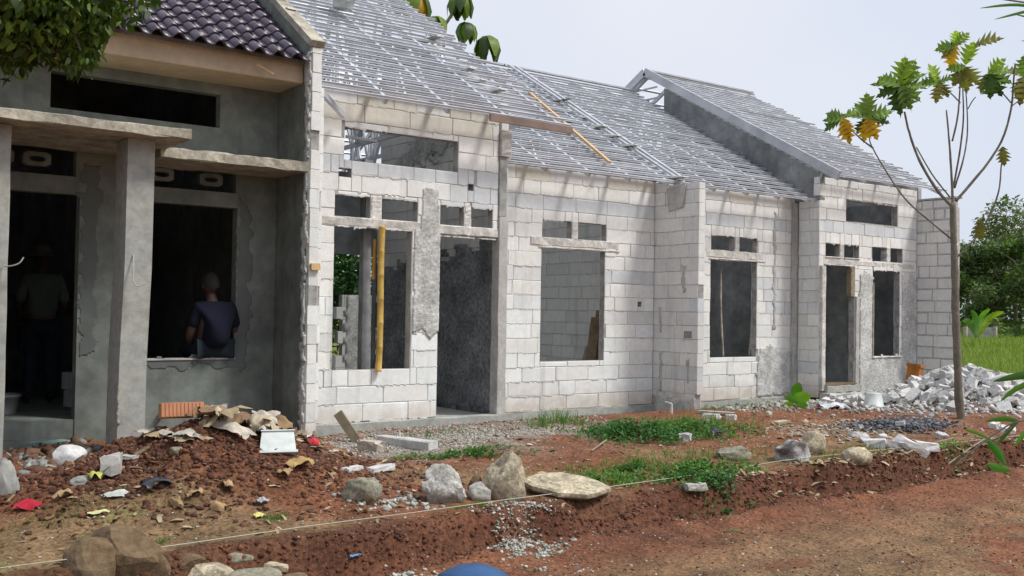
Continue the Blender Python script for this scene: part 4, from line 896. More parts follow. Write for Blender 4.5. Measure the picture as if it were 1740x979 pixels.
# planks inside the recessed room
r = random.Random(3)
for i, (a, b_, m_, lb) in enumerate([((1000, 640), (1013, 540), 'wood', 'broad brown plank leaning inside the middle window'), ((1010, 645), (1021, 528), 'wood', 'tallest dark plank leaning at the right side of the middle window'), ((985, 640), (998, 590), 'gwood', 'short dark board leaning at the left of the planks in the middle window'), ((1016, 640), (1017, 575), 'newwood', 'thin pale lath between the leaning planks in the middle window')]):
    A, B = onY(*a, 11.75+.05*i), onY(*b_, 12.0+.06*i); props(MB().bar(A, B, .15 if i < 2 else .05, .035).build('leaning_board', M[m_]), lb, 'plank', 'boards leaning inside the middle window')
for i, (a, b_) in enumerate([((1225, 446), (1229, 607)), ((1281, 447), (1273, 606))]):
    A, B = onY(*a, 11.36), onY(*b_, 11.36); Mid = (A+B)/2+Vector((.03*(1-2*i)*-1, 0, 0)); props(MB().tube(spline([A, Mid, B]), .018, 7).build('conduit_pipe', M['aged'], None, None, None, True), ['left', 'right'][i]+' pale conduit pipe hanging inside the narrow dark window', 'conduit')
# string line
A = Vector((.9, 6.1, gz(.9, 6.1)+.03)); pts = [G(0, 976), G(250, 944), G(520, 905), G(700, 880), G(870, 856), G(1030, 836), G(1200, 812), G(1330, 789), G(1480, 772), G(1620, 758), G(1745, 744)]
pts = [p+Vector((0, 0, .035)) for p in pts]
props(MB().tube(pts, .0035, 5).build('marking_string', M['string']), 'thin pale string stretched along the trench edge', 'string')
r = random.Random(21)   # dry twigs and roots along the trench
for i, (a, b_, lb) in enumerate([((1520, 790), (1620, 752), 'long dry twig curving along the trench edge at right'), ((1600, 800), (1675, 752), 'brown twig propped against the trench edge, far right'), ((1005, 770), (1030, 757), 'short pale stick on the soil behind the slab')]):
    A, B = G(*a), G(*b_); props(MB().tube(spline([A+Vector((0, 0, .02)), (A+B)/2+Vector((.05, 0, .06)), B+Vector((0, 0, .05))]), .009, 5).build('twig', M['gwood']), lb, 'twig')

# ---------------- loose ground cover (stuff) ----------------
rng = np.random.default_rng(5)
def inst(name, base_v, base_f, pos, scale, rots, cols, m, label=None):
    """many small pieces baked into one mesh with a colour per piece"""
    bv = np.array(base_v, float); nv = len(bv); N = len(pos)
    a, b_, c_ = rots[:, 0], rots[:, 1], rots[:, 2]
    ca_, sa = np.cos(a), np.sin(a); cb, sb_ = np.cos(b_), np.sin(b_); cc, sc2 = np.cos(c_), np.sin(c_)
    o1, z0 = np.ones(N), np.zeros(N)
    Rx = np.stack([o1, z0, z0, z0, ca_, -sa, z0, sa, ca_], 1).reshape(N, 3, 3); Ry = np.stack([cb, z0, sb_, z0, o1, z0, -sb_, z0, cb], 1).reshape(N, 3, 3); Rz = np.stack([cc, -sc2, z0, sc2, cc, z0, z0, z0, o1], 1).reshape(N, 3, 3)
    Mx = Rz@Ry@Rx
    V = np.einsum('nij,nkj->nki', Mx, bv[None]*scale[:, None, :])+pos[:, None, :]
    fl = np.array(base_f); Fx = (fl[None]+(np.arange(N)*nv)[:, None, None]).reshape(-1, fl.shape[1])
    me = bpy.data.meshes.new(name); me.vertices.add(N*nv); me.vertices.foreach_set('co', V.reshape(-1).astype(np.float32))
    me.loops.add(Fx.size); me.loops.foreach_set('vertex_index', Fx.ravel().astype(np.int32)); me.polygons.add(len(Fx)); me.polygons.foreach_set('loop_start', np.arange(0, Fx.size, Fx.shape[1])); me.update()
    at_ = me.color_attributes.new('tint', 'FLOAT_COLOR', 'POINT'); at_.data.foreach_set('color', np.repeat(np.concatenate([cols, np.ones((N, 1))], 1), nv, 0).astype(np.float32).ravel())
    o = link(name, me, M[m]) if m else None; return o
M['stone_v'] = mat('pebble', (.4, .4, .4), .95, vcol='tint', n1=(20, .7, 1.15), bump=.4, bscale=60)
octv = [(1, 0, 0), (0, 1, 0), (-1, 0, 0), (0, -1, 0), (.1, .1, .8), (0, -.1, -.7)]; octf = [(0,1,4),(1,2,4),(2,3,4),(3,0,4),(1,0,5),(2,1,5),(3,2,5),(0,3,5)]
q_ = math.sqrt(.5)
cubv = [(-.8,-.9,-.6),(.9,-.8,-.7),(.8,.9,-.6),(-.9,.7,-.7),(-.7,-.6,.6),(.6,-.8,.7),(.7,.6,.5),(-.6,.8,.7)]; cubf = [(0,3,2,1),(4,5,6,7),(0,1,5,4),(1,2,6,5),(2,3,7,6),(3,0,4,7)]
def scatter(name, N, fn, smin, smax, cols, label, shape='oct', zoff=.2, flatz=.7, m='stone_v', cat='gravel'):
    x, y = fn(N)
    if 'plaster' in name: kp = fbm(x, y, .09, 3, 2) > -.05; x, y = x[kp], y[kp]
    z = gzn(x, y); s_ = smin*(smax/smin)**(rng.random(len(x))**1.7)
    sc3 = np.stack([s_*rng.uniform(.7, 1.3, len(x)), s_*rng.uniform(.6, 1.1, len(x)), s_*flatz*rng.uniform(.7, 1.2, len(x))], 1)
    rots = np.stack([rng.normal(0, .4, len(x)), rng.normal(0, .4, len(x)), rng.uniform(0, 6.28, len(x))], 1)
    cl = np.array(cols)[rng.integers(0, len(cols), len(x))]*rng.uniform(.75, 1.2, (len(x), 1))
    o = inst(name, octv if shape == 'oct' else cubv, octf if shape == 'oct' else cubf, np.stack([x, y, z+s_*zoff], 1), sc3, rots, cl, m)
    return props(o, label, cat, None, 'stuff')
def U(x0, x1, y0, y1): return lambda N: (rng.uniform(x0, x1, N), rng.uniform(y0, y1, N))
def Gs(x, y, sx, sy): return lambda N: (rng.normal(x, sx, N), rng.normal(y, sy, N))
tanc = [(.36, .27, .17), (.42, .37, .28), (.24, .13, .075), (.2, .09, .05), (.46, .42, .35)]
redc = [(.15, .063, .035), (.11, .046, .027), (.18, .077, .043), (.075, .033, .02)]
whc = [(.42, .43, .38), (.36, .37, .32), (.28, .29, .23), (.52, .52, .48)]
def road(N):
    x = rng.uniform(1.5, 14, N*2); y = rng.uniform(3.6, 6.1, N*2); return x[:N], y[:N]
scatter('road_pebbles', 7000, road, .003, .017, tanc, 'small pale pebbles strewn over the bare red road', zoff=.1)
scatter('road_clods', 8000, road, .003, .018, redc, 'small red soil crumbs over the bare road', zoff=.0)
scatter('plot_pebbles', 4200, U(.8, 13.5, 6.2, 9.8), .005, .022, tanc+whc[:1], 'small stones and crumbs scattered over the plot before the houses', zoff=.1)
scatter('mound_clods', 15000, Gs(2.95, 7.85, .72, .42), .004, .03, redc+[(.13, .06, .04), (.1, .05, .035)], 'dark red soil clods covering the excavated mound', 'cube', zoff=.1, flatz=.8, cat='soil')
scatter('mound_bits', 300, Gs(2.8, 7.6, .8, .6), .006, .02, tanc, 'pale bits of stone and straw in the red mound', zoff=.3)
def edge(N):
    x = rng.uniform(1, 13.5, N); return x, 6.0+.012*(x-4)+rng.normal(0, .10, N)
scatter('trench_clods', 9000, edge, .004, .022, redc, 'broken soil clods along the cut trench edge', 'cube', zoff=.0, flatz=.8, cat='soil')
scatter('gravel_patch', 5200, lambda N: (rng.normal(6.0, .85, N), np.minimum(rng.normal(9.35, .42, N), 10.25)), .006, .026, [(.42, .40, .36), (.33, .31, .27), (.5, .48, .43)], 'grey gravel spread in front of the taller bay', zoff=.2)
scatter('gravel_strip', 1500, U(5.0, 9, 9.6, 10.25), .006, .03, [(.42, .40, .36), (.33, .31, .27), (.25, .12, .07)], 'grey gravel along the wall foot', zoff=.2)
scatter('plaster_spill', 2600, lambda N: (np.concatenate([rng.normal(4.45, .12, N//2), rng.normal(4.75, .16, N-N//2)]), np.concatenate([rng.normal(5.75, .22, N//2), rng.normal(6.02, .14, N-N//2)])), .004, .017, whc, 'whitish plaster crumbs spilled down the trench edge', 'cube', zoff=.3)
scatter('plaster_crumbs', 150, Gs(3.35, 5.62, .12, .09), .008, .022, whc, 'small patch of pale plaster crumbs in the trench at left', 'cube', zoff=.3)
scatter('plaster_bits', 260, Gs(3.95, 6.75, .2, .15), .008, .03, whc, 'pale mortar bits behind the pitted stone', 'cube', zoff=.3)
scatter('rubble_crumbs', 4200, Gs(16.0, 8.9, 1.2, .5), .01, .055, [(.5, .5, .48), (.42, .42, .4), (.6, .6, .58), (.35, .33, .3)], 'small white crumbs between the larger rubble blocks', 'cube', zoff=.6)
scatter('tan_chips', 900, Gs(11.3, 7.85, .75, .38), .012, .05, [(.42, .34, .25), (.5, .45, .38), (.3, .22, .15), (.25, .2, .15)], 'flat tan shards and chips beside the ash heap', 'cube', zoff=.2, flatz=.25)
scatter('ash_heap', 5200, Gs(12.15, 7.75, .38, .2), .006, .035, [(.07, .07, .085), (.12, .12, .14), (.2, .2, .22), (.05, .05, .055)], 'dark grey burnt ash and scraps before the young tree', 'cube', zoff=.8, flatz=.5, cat='ash')
scatter('wall_foot_crumbs', 1400, lambda N: (rng.uniform(11.2, 15, N), rng.normal(10.1, .3, N)), .01, .05, whc+[(.3, .26, .2)], 'mortar crumbs along the foot of the far house', 'cube', zoff=.2)
scatter('shade_rubble', 500, U(.9, 2.6, 8.6, 10.2), .015, .07, [(.3, .3, .28), (.2, .12, .08), (.15, .08, .05)], 'broken bits in the shade under the porch', 'cube', zoff=.2)
# dry litter flakes
fl_v = [(-1, -.35, 0), (0, -.5, .18), (1, -.1, 0), (.9, .3, .1), (0, .5, .22), (-1, .3, .05)]; fl_f = [(0, 1, 4, 5), (1, 2, 3, 4)]
def flakes(name, N, fn, s0, s1, cols, label):
    x, y = fn(N); z = gzn(x, y)+.008; s_ = rng.uniform(s0, s1, len(x))
    sc3 = np.stack([s_, s_*rng.uniform(.4, 1, len(x)), s_], 1); rots = np.stack([rng.normal(0, .35, len(x)), rng.normal(0, .3, len(x)), rng.uniform(0, 6.28, len(x))], 1)
    cl = np.array(cols)[rng.integers(0, len(cols), len(x))]*rng.uniform(.7, 1.2, (len(x), 1)); props(inst(name, fl_v, fl_f, np.stack([x, y, z], 1), sc3, rots, cl, 'paper'), label, 'litter', None, 'stuff')
dl = [(.36, .24, .13), (.25, .15, .08), (.45, .36, .24), (.2, .11, .06)]
flakes('dry_litter', 1500, U(.8, 13, 6.15, 9.6), .012, .04, dl, 'dry leaf flakes scattered over the plot')
flakes('mound_litter', 350, Gs(2.8, 7.6, .8, .6), .015, .05, dl, 'dry leaves and straw on the red mound')
flakes('rubbish_flakes', 420, Gs(3.75, 8.95, .38, .22), .03, .09, dl+[(.55, .5, .42)], 'torn bits in the rubbish pile by the plastered wall')
flakes('edge_straw', 500, lambda N: (rng.uniform(7, 13, N), 6.2+rng.normal(0, .12, N)), .02, .06, [(.42, .34, .22), (.3, .22, .13)], 'dry straw hanging along the trench edge')
# grass and weeds
M['grass'] = mat('grass', (.1, .18, .03), .6, vcol='tint', trans=.35, spec=.3)
bl_v = [(-.5, 0, 0), (.5, 0, 0), (-.38, .12, .5), (.38, .12, .5), (-.03, .42, 1), (.03, .42, 1)]; bl_f = [(0, 1, 3, 2), (2, 3, 5, 4)]
lf_v = [(0, 0, 0), (-.28, .35, .12), (.28, .35, .12), (-.24, .75, .12), (.24, .75, .12), (0, 1.1, 0)]; lf_f = [(0, 2, 1, 1), (1, 2, 4, 3), (3, 4, 5, 5)]
lf_f = [(0, 2, 4, 1), (1, 4, 5, 3)]
def weeds(name, N, pos, spread, hmin, hmax, cols, label, kind='blade', wd=.008):
    N0 = N; N = int(N*1.9); x = pos[0]+rng.normal(0, spread[0]*1.1, N); y = pos[1]+rng.normal(0, spread[1]*1.1, N); kp = fbm(x, y, .14, 17, 2)+rng.normal(0, .15, N) > -.02; x = x[kp][:N0]; y = y[kp][:N0]; N = len(x); z = gzn(x, y)-.005; h = rng.uniform(hmin, hmax, N)
    fall = np.exp(-((x-pos[0])/(spread[0]*1.6))**2-((y-pos[1])/(spread[1]*1.6))**2)
    cl = np.array(cols)[rng.integers(0, len(cols), N)]*rng.uniform(.7, 1.25, (N, 1))
    if kind == 'blade':
        h = h*(.5+.6*fall)
        sc3 = np.stack([np.full(N, wd)*rng.uniform(.7, 1.3, N), h*.8, h], 1); rots = np.stack([rng.normal(0, .25, N), rng.normal(0, .2, N), rng.uniform(0, 6.28, N)], 1)
        o = inst(name, bl_v, bl_f, np.stack([x, y, z], 1), sc3, rots, cl, 'grass')
    else:
        z = z+h*(.3+.9*fall*rng.random(N)); ls = rng.uniform(.6, 1.2, N)*wd
        sc3 = np.stack([ls, ls, ls], 1); rots = np.stack([rng.normal(.3, .5, N), rng.normal(0, .5, N), rng.uniform(0, 6.28, N)], 1)
        o = inst(name, lf_v, lf_f, np.stack([x, y, z], 1), sc3, rots, cl, 'grass')
    return props(o, label, 'weeds' if kind != 'blade' else 'grass', None, 'stuff')
gc = [(.09, .21, .035), (.13, .25, .04), (.07, .16, .04), (.18, .27, .06)]; dg = [(.05, .14, .04), (.07, .18, .05), (.04, .11, .035), (.11, .22, .07)]; yg = [(.20, .24, .07), (.15, .22, .05)]
def W(px, py): p = G(px, py); return (p.x, p.y)
weeds('weed_patch', 2600, W(1085, 746), (.30, .22), .08, .24, dg, 'dark leafy weed clump on the soil below the projecting wall', 'leaf', .045)
weeds('weed_patch', 2400, W(1165, 738), (.45, .22), .06, .17, dg+gc, 'bright leafy weeds spreading right of the dark clump', 'leaf', .04)
weeds('grass_patch', 700, W(1150, 728), (.7, .3), .06, .24, gc+yg+[(.3, .27, .12)], 'taller grass blades rising out of the big weed patch')
weeds('grass_patch', 260, W(945, 722), (.25, .12), .12, .26, gc, 'grass tuft in front of the middle window')
weeds('weed_patch', 1500, W(805, 775), (.28, .08), .03, .08, dg+gc, 'low creeping weeds behind the two boulders', 'leaf', .03)
weeds('weed_patch', 180, W(700, 778), (.14, .04), .02, .05, gc, 'low creeping weeds by the long white block', 'leaf', .025)
weeds('grass_patch', 120, W(735, 742), (.25, .08), .06, .14, gc+yg, 'sparse grass in the gravel near the doorway')
weeds('weed_patch', 1300, W(1015, 822), (.22, .12), .04, .11, gc, 'green weeds right behind the flat slab', 'leaf', .03)
weeds('weed_patch', 2000, W(1180, 806), (.34, .12), .05, .14, dg+gc, 'leafy weeds close behind the string line', 'leaf', .04)
weeds('weed_patch', 650, W(1228, 822), (.15, .07), .04, .13, dg, 'dense dark weed hanging over the trench edge', 'leaf', .04)
weeds('weed_patch', 420, W(1075, 800), (.14, .06), .03, .09, dg+gc, 'small dark weed clump between slab and weeds', 'leaf', .035)
weeds('grass_patch', 1300, W(1120, 790), (.7, .22), .03, .11, gc+yg+[(.3, .27, .12)], 'thin grass across the middle of the plot')
weeds('grass_patch', 260, W(1250, 790), (.4, .1), .04, .10, yg+gc, 'thin grass near the low green stone')
weeds('grass_patch', 260, W(1430, 775), (.5, .14), .04, .12, yg+gc, 'thin grass near the ash patch')
weeds('weed_patch', 240, W(1615, 765), (.25, .06), .03, .10, gc, 'small weeds at the trench edge below the young tree', 'leaf', .035)
weeds('grass_patch', 700, W(130, 855), (.32, .10), .01, .03, yg+gc, 'short grass patch around the litter at far left', wd=.006)
weeds('grass_patch', 260, W(285, 918), (.14, .06), .015, .05, gc, 'small grass patch behind the bottom left stones', wd=.006)
weeds('grass_patch', 260, W(60, 890), (.4, .12), .01, .03, yg, 'sparse dry grass at the bottom left', wd=.006)
weeds('grass_patch', 150, W(465, 882), (.09, .03), .02, .05, gc, 'little grass tuft at the foot of the mound', wd=.006)
weeds('grass_patch', 90, W(595, 838), (.06, .03), .02, .06, gc, 'tiny grass tuft beside the pitted stone', wd=.006)
weeds('grass_patch', 140, W(800, 862), (.12, .03), .02, .08, gc, 'tiny tuft before the round white boulder', wd=.006)
weeds('grass_patch', 160, W(920, 810), (.3, .08), .02, .06, gc, 'thin grass right of the tan boulder', wd=.006)
weeds('grass_patch', 130, W(1090, 697), (.5, .06), .06, .16, gc+yg, 'grass along the wall foot under the recessed wall')
weeds('grass_patch', 130, W(1240, 694), (.5, .12), .05, .14, yg+gc, 'dry grass along the foot of the narrow window wall')
# green field at the right
N = 22000; zz_ = 19+rng.random(N)**1.5*38; px_ = rng.uniform(1560, 1830, N); rx = (px_-870)/F; x = zz_*(rgt.x*rx+fwd.x); y = zz_*(rgt.y*rx+fwd.y)
z = gzn(x, y); h = rng.uniform(.16, .38, N)*np.where(zz_ > 42, 1.6, 1); sc3 = np.stack([.012+.0014*(zz_-19), h*.9, h], 1)
cl = np.array([(.17, .25, .035), (.23, .30, .05), (.13, .20, .03), (.30, .32, .09)])[rng.integers(0, 4, N)]*rng.uniform(.8, 1.2, (N, 1))
props(inst('field_grass', bl_v, bl_f, np.stack([x, y, z], 1), sc3, np.stack([rng.normal(0, .2, N), rng.normal(0, .2, N), rng.uniform(0, 6.28, N)], 1), cl, 'grass'), 'bright green grass field beyond the far house', 'grass', None, 'stuff')

# ---------------- trees ----------------
def crown(name, parent, clumps, N, ls, cols, seed, drop=.4, m='leafv', kind=None):
    g = np.random.default_rng(seed); w_ = np.array([c_[3]**2 for c_ in clumps]); w_ = w_/w_.sum(); ci = g.choice(len(clumps), N, p=w_)
    C_ = np.array([c_[:3] for c_ in clumps])[ci]; rr_ = np.array([c_[3] for c_ in clumps])[ci]
    d = g.normal(0, 1, (N, 3)); d /= np.linalg.norm(d, axis=1)[:, None]; d[:, 2] *= .75
    pos = C_+d*(rr_*g.uniform(.35, 1.05, N)**.6)[:, None]
    s_ = ls*g.uniform(.6, 1.3, N); sc3 = np.stack([s_*.8, s_, s_], 1)
    rots = np.stack([g.normal(-drop, .5, N), g.normal(0, .5, N), g.uniform(0, 6.28, N)], 1)
    tone = np.array(cols)[(ci+g.integers(0, 2, N)) % len(cols)]*g.uniform(.7, 1.3, (N, 1))
    o = inst(name, lf_v, lf_f, pos, sc3, rots, tone, m); o.parent = parent
    if parent and parent.type == 'EMPTY': o.matrix_parent_inverse = Matrix.Translation(-parent.location)
    return props(o, kind=kind)
gcol = [(.07, .115, .03), (.10, .155, .045), (.05, .085, .03), (.14, .18, .055)]
def far_tree(x, y, h, rcr, label, seed, cols=gcol, n=2600, ls=.30):
    r = random.Random(seed); b = gz(x, y); e = empty('field_tree', (x, y, b), label, 'tree', 'trees standing beyond the green field')
    t = MB(); top = Vector((x+r.uniform(-.4, .4), y, b+h*.6)); t.tube(spline([(x, y, b-.1), (x+r.uniform(-.2, .2), y, b+h*.3), top]), [.16-.09*k/12 for k in range(13)], 8)
    cl_ = []
    for k in range(11):
        a = r.uniform(0, 6.28); q = r.uniform(.15, .9)*rcr; zz = b+h*r.uniform(.42, .92); p = Vector((x+math.cos(a)*q, y+math.sin(a)*q, zz)); cl_.append((*p, rcr*r.uniform(.28, .5)))
        t.tube([top-Vector((0, 0, h*.15)), (top+p)/2, p], [.06, .045, .02], 5)
    t.build('trunk', M['bark'], e); crown('crown', e, cl_, n, ls, cols, seed)
lc = [(.12, .16, .05), (.16, .2, .08), (.08, .12, .035), (.2, .22, .12)]
bc = [(.10, .19, .03), (.14, .23, .04), (.06, .12, .02)]
for px, zc_, h_, rc_, lab_, sd_, col_, n_, ls_ in (
    (1700, 66, 10.2, 3.0, 'tall loose crowned tree with pale leaves behind the far end of the field', 1, lc, 3600, .26),
    (1640, 62, 7.0, 2.2, 'mid green tree right beside the end wall beyond the field', 2, gcol, 3000, .26),
    (1662, 60, 5.0, 1.8, 'lower dark bushy tree just right of the young tree trunk', 3, gcol, 2600, .24),
    (1728, 60, 7.0, 2.0, 'bright green feathery tree at the right edge beyond the field', 4, bc, 2600, .24),
    (1750, 58, 7.6, 2.2, 'dark tree with thick crown at the right edge of the photo', 5, gcol, 2600, .26),
    (1670, 74, 9.4, 3.0, 'dark background tree seen behind the young tree', 6, gcol, 3000, .3),
    (1735, 78, 11.2, 3.4, 'highest background tree beyond the field', 7, lc, 3400, .3),
    (1790, 64, 8.0, 3.0, 'background tree cut by the right picture edge', 8, gcol, 2000, .3),
    (1690, 58, 4.4, 1.8, 'shrubby low tree standing over the small grey wall', 9, gcol, 2400, .22),
    (1610, 70, 6.5, 2.6, 'background tree mostly hidden behind the end wall of the far house', 10, gcol, 1600, .3)):
    p_ = at(px, 585, zc_); far_tree(p_.x, p_.y, h_*.88, rc_*.95, lab_, sd_, col_, n_, ls_)
cl_ = [(*at(1625+k*18, 585, 55+2*(k % 3))[:2], .3+.5*(k % 2), .9) for k in range(10)]
cl_ += [(*at(1600+k*24, 585, 68)[:2], 1.2+.6*(k % 3), 1.7) for k in range(11)]
props(crown('hedge_growth', None, cl_, 9000, .24, gcol+bc, 44), 'tangled undergrowth at the far side of the green field', 'undergrowth', None, 'stuff')
# small grey wall with posts and banana plant far right
fw = empty('small_wall', tuple(at(1665, 594, 53)), 'small grey concrete enclosure wall at the far side of the field', 'wall')
def fpt(px, py, zc): return at(px, py, zc)
MB().add([fpt(1640, 558, 54), fpt(1690, 557, 53), fpt(1690, 594, 53), fpt(1640, 595, 54), fpt(1640, 558, 54)+Vector((.1, .15, 0)), fpt(1690, 557, 53)+Vector((.1, .15, 0)), fpt(1690, 594, 53)+Vector((.1, .15, 0)), fpt(1640, 595, 54)+Vector((.1, .15, 0))], [(0,1,2,3),(7,6,5,4),(0,4,5,1),(1,5,6,2),(2,6,7,3),(3,7,4,0)]).build('wall_panel', M['conc'], fw)
for px in (1641, 1666, 1691): MB().bar(fpt(px, 555, 53), fpt(px, 596, 53), .16, .16, (0, 1, 0)).build('post', M['aged'], fw)
bn = empty('banana_plant', tuple(fpt(1662, 590, 51)), 'young banana plant with a yellowing leaf before the small grey wall', 'plant')
def leaf_strip(pts, ws, m, name, parent, col=(1, 1, 1), fold=.25, facing=True):
    P = [Vector(p) for p in pts]; v = []; f = []
    for i, p in enumerate(P):
        d = (P[min(i+1, len(P)-1)]-P[max(i-1, 0)]).normalized(); sd = d.cross(fwd) if facing else d.cross(Vector((0, 0, 1)))
        sd = sd.normalized() if sd.length > .01 else Vector((1, 0, 0)); u = sd.cross(d)
        v += [p-sd*ws[i]+u*fold*ws[i], p, p+sd*ws[i]+u*fold*ws[i]]
    for i in range(len(P)-1): f += [(3*i, 3*i+1, 3*i+4, 3*i+3), (3*i+1, 3*i+2, 3*i+5, 3*i+4)]
    o = link(name, mesh(name, v, f), M[m], parent, smooth=True); o.color = (*col, 1); return o
for a, b_, c_, cl3 in (((1660, 575), (1658, 540), (1650, 528), (1, 1.4, .8)), ((1662, 575), (1668, 540), (1682, 525), (1.6, 2, 1)), ((1664, 572), (1682, 540), (1706, 530), (3, 2.4, .5)), ((1660, 575), (1648, 548), (1636, 546), (1.5, 2, 1))):
    pp = spline([fpt(*a, 51), fpt(*b_, 51.2), fpt(*c_, 50.8)], 5); leaf_strip(pp, [.03+.12*math.sin(math.pi*min(1, k/(len(pp)-1)+.05))**.7 for k in range(len(pp))], 'leaf', 'leaf', bn, cl3)
MB().tube([fpt(1662, 594, 51), fpt(1662, 570, 51)], [.16, .1], 8).build('stem', M['gbark'], bn)

# ---- breadfruit-like young tree in the foreground ----
def lobed_leaf(L_, wd, seed, lobes=5):
    r = random.Random(seed); pts = []
    n = lobes*4
    for side in (-1, 1):
        row = []
        for k in range(n+1):
            t = k/n; env = math.sin(math.pi*min(1, .08+t*.96))**.7; q = .5+.5*math.cos(2*math.pi*(t*lobes-.55)); row.append((side*wd/2*env*(.16+.84*q**.8), t*L_*.85+.24*L_*q*env))
        pts.append(row)
    v = []; f = []
    for k in range(n+1):
        t = k/n; droop = -.30*L_*t*t*r.uniform(.95, 1.05)
        v += [(pts[0][k][0], pts[0][k][1], droop+abs(pts[0][k][0])*.18-.02*math.sin(k*1.7)*L_*.5), (0, t*L_, droop), (pts[1][k][0], pts[1][k][1], droop+abs(pts[1][k][0])*.18+.02*math.sin(k*2.1)*L_*.5)]
    for k in range(n): f += [(3*k, 3*k+1, 3*k+4, 3*k+3), (3*k+1, 3*k+2, 3*k+5, 3*k+4)]
    me = mesh('leaf', v, f); me.materials.append(M['leaf']); me.polygons.foreach_set('use_smooth', [True]*len(f)); return me
lobeds = [lobed_leaf(.40, .31, i, 5) for i in range(5)]
yt = empty('young_tree', tuple(G(1632, 712)), 'slender young tree with large lobed green and orange leaves, standing before the rubble heap', 'tree')
TY = yt.location.y; TX0 = yt.location.x
TZ = zc_of(yt.location)
def tp(px, py, dy=0): return at(px, py, TZ+dy)
def branch(pts, r0, r1, name='branch', m='gbark'):
    P = spline([tp(*p) for p in pts], 6); n = len(P); P = [p+Vector((R.gauss(0, r0*.10), 0, 0)) for p in P]; return MB().tube(P, [(r0+(r1-r0)*k/(n-1))*R.uniform(.92, 1.10) for k in range(n)], 10).build(name, M[m], yt, smooth=True)
branch([(1634, 718), (1629, 660), (1625, 560), (1622, 450), (1620, 400), (1619, 345)], .060, .040, 'trunk')
branch([(1621, 410), (1585, 380), (1540, 340), (1505, 290), (1482, 250), (1477, 235)], .013, .008)
branch([(1484, 252), (1465, 238), (1448, 222)], .013, .009)
branch([(1619, 352), (1590, 320), (1562, 272), (1545, 225), (1537, 190)], .024, .013)
branch([(1614, 335, .1), (1585, 298, .15), (1557, 250, .1)], .012, .008)
branch([(1619, 347), (1617, 300), (1613, 240), (1608, 187)], .021, .009)
branch([(1618, 240), (1627, 200), (1631, 150), (1629, 112)], .013, .009)
branch([(1620, 320, .05), (1632, 250, .08), (1637, 200, .05), (1636, 150, 0)], .014, .009)
branch([(1622, 320, -.05), (1637, 270, -.08), (1644, 220, -.05), (1641, 150)], .013, .008)
branch([(1624, 342), (1650, 312), (1680, 275), (1704, 235), (1718, 185), (1722, 140), (1725, 108)], .021, .010)
branch([(1718, 175), (1705, 160), (1690, 145)], .010, .007)
branch([(1720, 180), (1730, 172), (1738, 165)], .008, .006)
branch([(1632, 175), (1615, 158), (1600, 148)], .010, .007)
branch([(1645, 185), (1652, 172), (1658, 165)], .009, .007)
branch([(1627, 436), (1655, 408), (1680, 370), (1697, 325), (1701, 285), (1705, 265)], .016, .008)
LG = (2.5, 2.15, .9); LD = (.8, .85, .7); LO = (8.0, 2.6, .4); LBR = (2.6, 1.4, 1.2); LM = (1.75, 1.7, 1.0); LY = (3.3, 2.9, .7); LR = (2.2, 1.1, 1.0)
def put_leaf(px, py, ang, col, s_=1.0, face=0, dy=0, lab=None):
    """ang: direction of the leaf tip in the picture plane, degrees, 90 = up"""
    o = link('leaf', R.choice(lobeds), None, yt); a = rad(ang)
    los = (Vector((TX0, TY, 0))).normalized(); ex = Vector((los.y, -los.x, 0))
    vdir = (ex*math.cos(a)+Vector((0, 0, 1))*math.sin(a)-los*face*.6).normalized()
    nn = (-los+Vector((0, 0, R.uniform(0, .9)))+ex*R.uniform(-.5, .5)).normalized(); xv = vdir.cross(nn).normalized(); zv = xv.cross(vdir)
    o.matrix_parent_inverse = Matrix.Translation(-yt.location)
    Mx = Matrix((xv, vdir, zv)).transposed().to_4x4(); Mx.translation = tp(px, py, dy); o.matrix_basis = Mx @ Matrix.Scale(s_, 4)
    o.color = (*col, 1)
    if lab: o['label'] = lab
def cluster(px, py, items):
    for ang, s_, col in items[:1 if len(items) < 4 else len(items)]:
        s_ *= .96; col = tuple(q*1.12 for q in col) if col not in (LO, LBR, LR) else col
        put_leaf(px+R.uniform(-2, 2), py+R.uniform(-2, 2), ang+R.uniform(-6, 6), col, s_, R.uniform(.1, .8), R.uniform(-.08, .08), {LO: 'orange dying leaf', LBR: 'dull brownish leaf'}.get(col))
cluster(1434, 200, [(150, .75, LM), (175, .8, LM), (200, .85, LD), (30, .6, LG), (-85, 1.0, LO), (-70, .8, LO)])
cluster(1475, 200, [(90, 1.0, LG), (130, .8, LM), (160, .95, LM), (20, .95, LM), (-15, .85, LD), (-65, 1.0, LO), (-100, .9, LO), (-125, .7, LD)])
cluster(1531, 145, [(85, 1.2, LY), (60, 1.1, LG), (30, .95, LM), (-10, .95, LM), (-35, 1.0, LM), (150, .9, LM), (170, 1.1, LG), (200, 1.0, LD), (-95, 1.2, LD), (-115, 1.0, LD), (-65, 1.0, LM)])
cluster(1594, 142, [(100, .8, LY), (130, .6, LG), (170, .7, LM), (-90, .8, LBR), (-60, .7, LBR), (20, .6, LM)])
cluster(1625, 78, [(95, .7, LY), (180, .8, LM), (210, .75, LBR), (50, .7, LG), (-105, .9, LO)])
cluster(1655, 78, [(20, 1.0, LBR), (-10, .9, LBR), (80, .5, LR)])
cluster(1640, 112, [(70, 1.0, LY), (-60, .9, LBR), (-90, 1.0, LBR), (-120, .9, LBR), (180, .7, LM)])
cluster(1680, 125, [(40, .8, LY), (10, .9, LG), (-20, .9, LM), (-60, 1.0, LD), (-90, 1.0, LD), (-120, .8, LBR)])
cluster(1738, 130, [(100, .8, LM), (150, .7, LBR), (-90, 1.1, LBR), (-70, 1.0, LR), (-110, .8, LBR), (30, 1, LM)])
cluster(1703, 250, [(-85, .75, LR), (-100, .7, LBR)])
